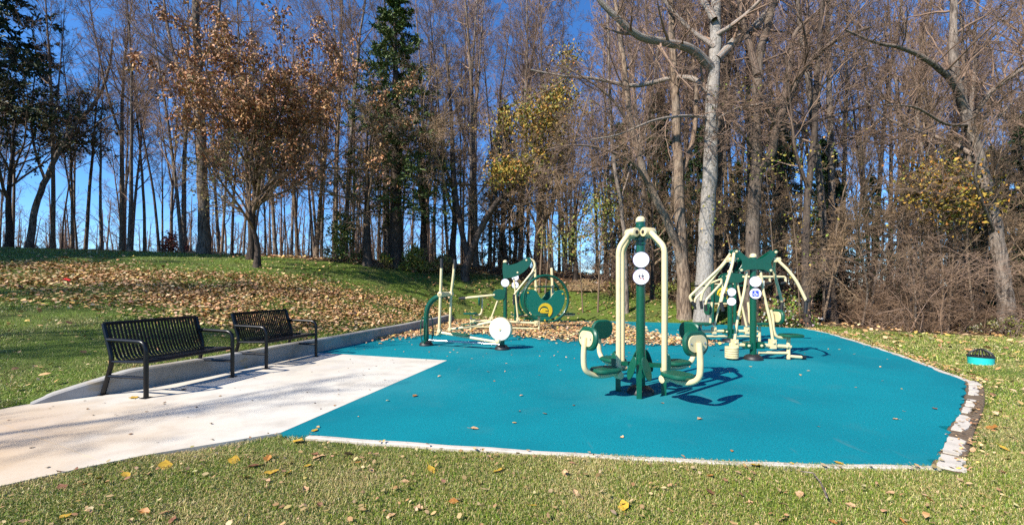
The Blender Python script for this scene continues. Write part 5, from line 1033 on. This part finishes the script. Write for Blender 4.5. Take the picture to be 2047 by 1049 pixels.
# single leaves one can point at, near the viewer
LM = {}
def leaf_mesh(kind, col, seed):
    r = np.random.default_rng(seed); n = 9; t = np.linspace(0, 1, n); wv = np.sin(np.pi * t ** .8) ** .8 * .3 * (1 + .12 * np.sin(t * 40)); zc = .22 * (t - .5) ** 2 * r.uniform(.3, 2.2); cl_ = r.uniform(.1, .55); V = []
    for i in range(n):
        for s_ in (-1, 0, 1): V.append((t[i] - .5, s_ * wv[i], zc[i] + abs(s_) * wv[i] * cl_ * (1 + .3 * r.normal()) + .02 * r.normal() * abs(s_)))
    V = np.array(V); V[:, 2] -= V[:, 2].min() - .02; F = [(i * 3 + k, (i + 1) * 3 + k, (i + 1) * 3 + k + 1, i * 3 + k + 1) for i in range(n - 1) for k in (0, 1)]
    q = MB().add(V, F); q.tube([(-.5, 0, zc[0]), (-.68, .02, zc[0] + .03), (-.85, .06, zc[0] + .02)], .012, 5); return q.mesh('fallen_leaf', M[col])
M['leafy1'] = mat('yellow_leaf', (.52, .33, .035), .55, .3, [(9, 4, (.36, .2, .03), .45, .7)]); M['leafy2'] = mat('orange_brown_leaf', (.38, .17, .04), .55, .3, [(9, 4, (.24, .1, .03), .45, .7)])
M['leafy3'] = mat('tan_leaf', (.45, .28, .15), .6, .3, [(9, 4, (.33, .19, .09), .45, .7)]); M['leafy4'] = mat('dark_brown_leaf', (.15, .065, .035), .6, .3, [(9, 4, (.22, .1, .05), .45, .7)])
spots = [(330, 932, 1, 34), (468, 920, 1, 30), (535, 918, 2, 22), (512, 932, 4, 30), (566, 928, 1, 14), (582, 926, 3, 14), (543, 945, 1, 32), (575, 947, 1, 20), (492, 955, 1, 26), (615, 932, 1, 20), (636, 915, 3, 24), (628, 909, 4, 18), (197, 957, 1, 16), (168, 968, 2, 16), (252, 950, 1, 22), (294, 948, 3, 18), (123, 974, 4, 24), (696, 910, 3, 28), (715, 924, 2, 14), (862, 940, 1, 24), (995, 942, 1, 26), (810, 963, 3, 16), (742, 940, 3, 14), (908, 1002, 2, 22), (836, 1016, 3, 20), (782, 1030, 3, 16), (290, 1023, 2, 22), (335, 1024, 4, 18), (345, 1041, 4, 22), (130, 1032, 1, 28), (48, 1043, 3, 18), (610, 978, 3, 18), (1066, 1011, 1, 16), (1247, 1012, 1, 34), (1420, 951, 2, 20), (1512, 931, 1, 28), (1582, 927, 1, 14), (1678, 926, 1, 22), (1420, 985, 4, 26), (1600, 990, 3, 22), (1655, 970, 3, 12), (1564, 1008, 3, 18), (1500, 1005, 3, 16), (1565, 1040, 3, 26), (1665, 1043, 2, 16), (1805, 1044, 2, 20), (1983, 850, 2, 24), (2012, 850, 3, 14), (2008, 892, 1, 18), (2012, 917, 2, 16), (1945, 895, 3, 14), (2004, 943, 4, 14), (595, 880, 1, 26), (640, 1010, 4, 16), (1150, 985, 3, 16), (1340, 970, 3, 14), (1130, 946, 3, 18), (752, 908, 3, 14), (1700, 1010, 3, 18), (960, 968, 3, 14), (1780, 985, 3, 16), (1860, 1000, 2, 16), (1920, 960, 3, 16)]
words_ = {1: 'curled yellow leaf', 2: 'orange brown leaf', 3: 'pale tan leaf', 4: 'dark brown leaf'}
meshes = {c_: [leaf_mesh('leaf', 'leafy%d' % c_, 700 + c_ * 10 + i) for i in range(3)] for c_ in (1, 2, 3, 4)}
r_ = np.random.default_rng(702)
for px, py, c_, wpx in spots:
    x, y = G0(px, py); z = H(x, y) + .014; s_ = wpx * y / FPX * 1.05
    side = 'at the left beside the walk' if px < 480 else ('in the cluster below the corner of the pad' if px < 650 and py < 962 else ('at the right beyond the broken edging' if px > 1900 and py < 960 else 'on the near lawn below the pad'))
    tag(link('fallen_leaf', meshes[c_][r_.integers(3)], None, (x, y, z), (r_.normal(0, .25), r_.normal(0, .25), r_.uniform(0, 6.28)), (s_, s_, s_)), words_[c_] + ' lying in the grass ' + side, 'leaf', 'fallen leaves on the near lawn')
onpad = [(629, 861, 1, 16, 'yellow leaf with a stalk resting on the corner of the pad by the walk'), (829, 792, 2, 13, 'orange leaf alone on the teal pad left of the leg press'), (948, 857, 3, 16, 'tan leaf near the front edge of the teal pad'), (1207, 749, 3, 14, 'tan leaf on the teal pad left of the leg press base'), (1398, 838, 3, 12, 'pale scrap of leaf in the open right half of the pad'), (1463, 902, 2, 9, 'small orange leaf near the front edge of the pad at right'), (1868, 817, 4, 11, 'dark leaf near the broken right edging of the pad'), (1790, 838, 3, 11, 'pale flat scrap on the pad toward the right edging'), (981, 696, 2, 8, 'small orange leaf on the pad under the elliptical trainer'),
         (267, 795, 1, 22, 'greenish yellow leaf at the foot of the nearest bench'), (367, 779, 2, 11, 'brown leaf in the shade of the nearest bench'), (206, 788, 2, 18, 'orange leaf against the rear leg of the nearest bench'), (411, 741, 4, 16, 'dark leaf at the curb behind the nearest bench'), (458, 733, 1, 14, 'yellow leaf at the curb between the benches'), (492, 735, 1, 9, 'small yellow leaf below the gap between the benches'), (578, 708, 2, 16, 'orange leaf under the farther bench'), (630, 702, 1, 9, 'small yellow leaf by the front leg of the farther bench')]
for px, py, c_, wpx, lab in onpad:
    x, y = G0(px, py); s_ = wpx * y / FPX * 1.1
    tag(link('fallen_leaf', meshes[c_][r_.integers(3)], None, (x, y, .003), (0, 0, r_.uniform(0, 6.28)), (s_, s_, s_)), lab, 'leaf', 'fallen leaves on the pad and walk')
q = [G0(a, b) for a, b in ((1600, 951), (1625, 957), (1640, 971), (1648, 990), (1653, 1008))]
tag(MB().tube([(a, b, .035 + .01 * math.sin(i * 2)) for i, (a, b) in enumerate(q)], [.004, .005, .005, .006, .006], 7, fillet=0).part('fallen_twig', M['bark'], None), 'bent dark twig lying in the grass below the right end of the pad', 'twig')
q = ray_ground(130, 566); rs = MB().add([(a, b, z) for a, b, z in ((-.13, -.02, .05), (0, -.06, .10), (.13, -.03, .05), (.10, .06, .08), (-.02, .05, .13), (-.14, .05, .06))], [(0, 1, 5), (1, 4, 5), (1, 2, 3), (1, 3, 4)]).part('red_scrap', mat('red_plastic', (.6, .03, .02), .5), None, (q[0], q[1], H(*q)), smooth=False)
tag(rs, 'small bright red scrap lying among leaves on the left lawn', 'scrap')

# where several things still share a label, say which one by its place from the left
from collections import defaultdict
ORD = ['leftmost', 'second from left', 'third from left', 'fourth from left', 'fifth from left', 'sixth from left', 'seventh from left', 'eighth from left']
dup = defaultdict(list)
for o in COL.objects:
    if o.parent is None and 'label' in o and o.get('category') in ('tree', 'shrub', 'leaf') and o.location.y > 1 and abs(o.location.x) < 1.28 * o.location.y: dup[o['label']].append(o)
for lab, obs in dup.items():
    if 2 <= len(obs) <= 8 and len(lab.split()) <= 13:
        for k, o in enumerate(sorted(obs, key=lambda q: q.location.x / q.location.y)): o['label'] = lab + ', ' + ORD[k]
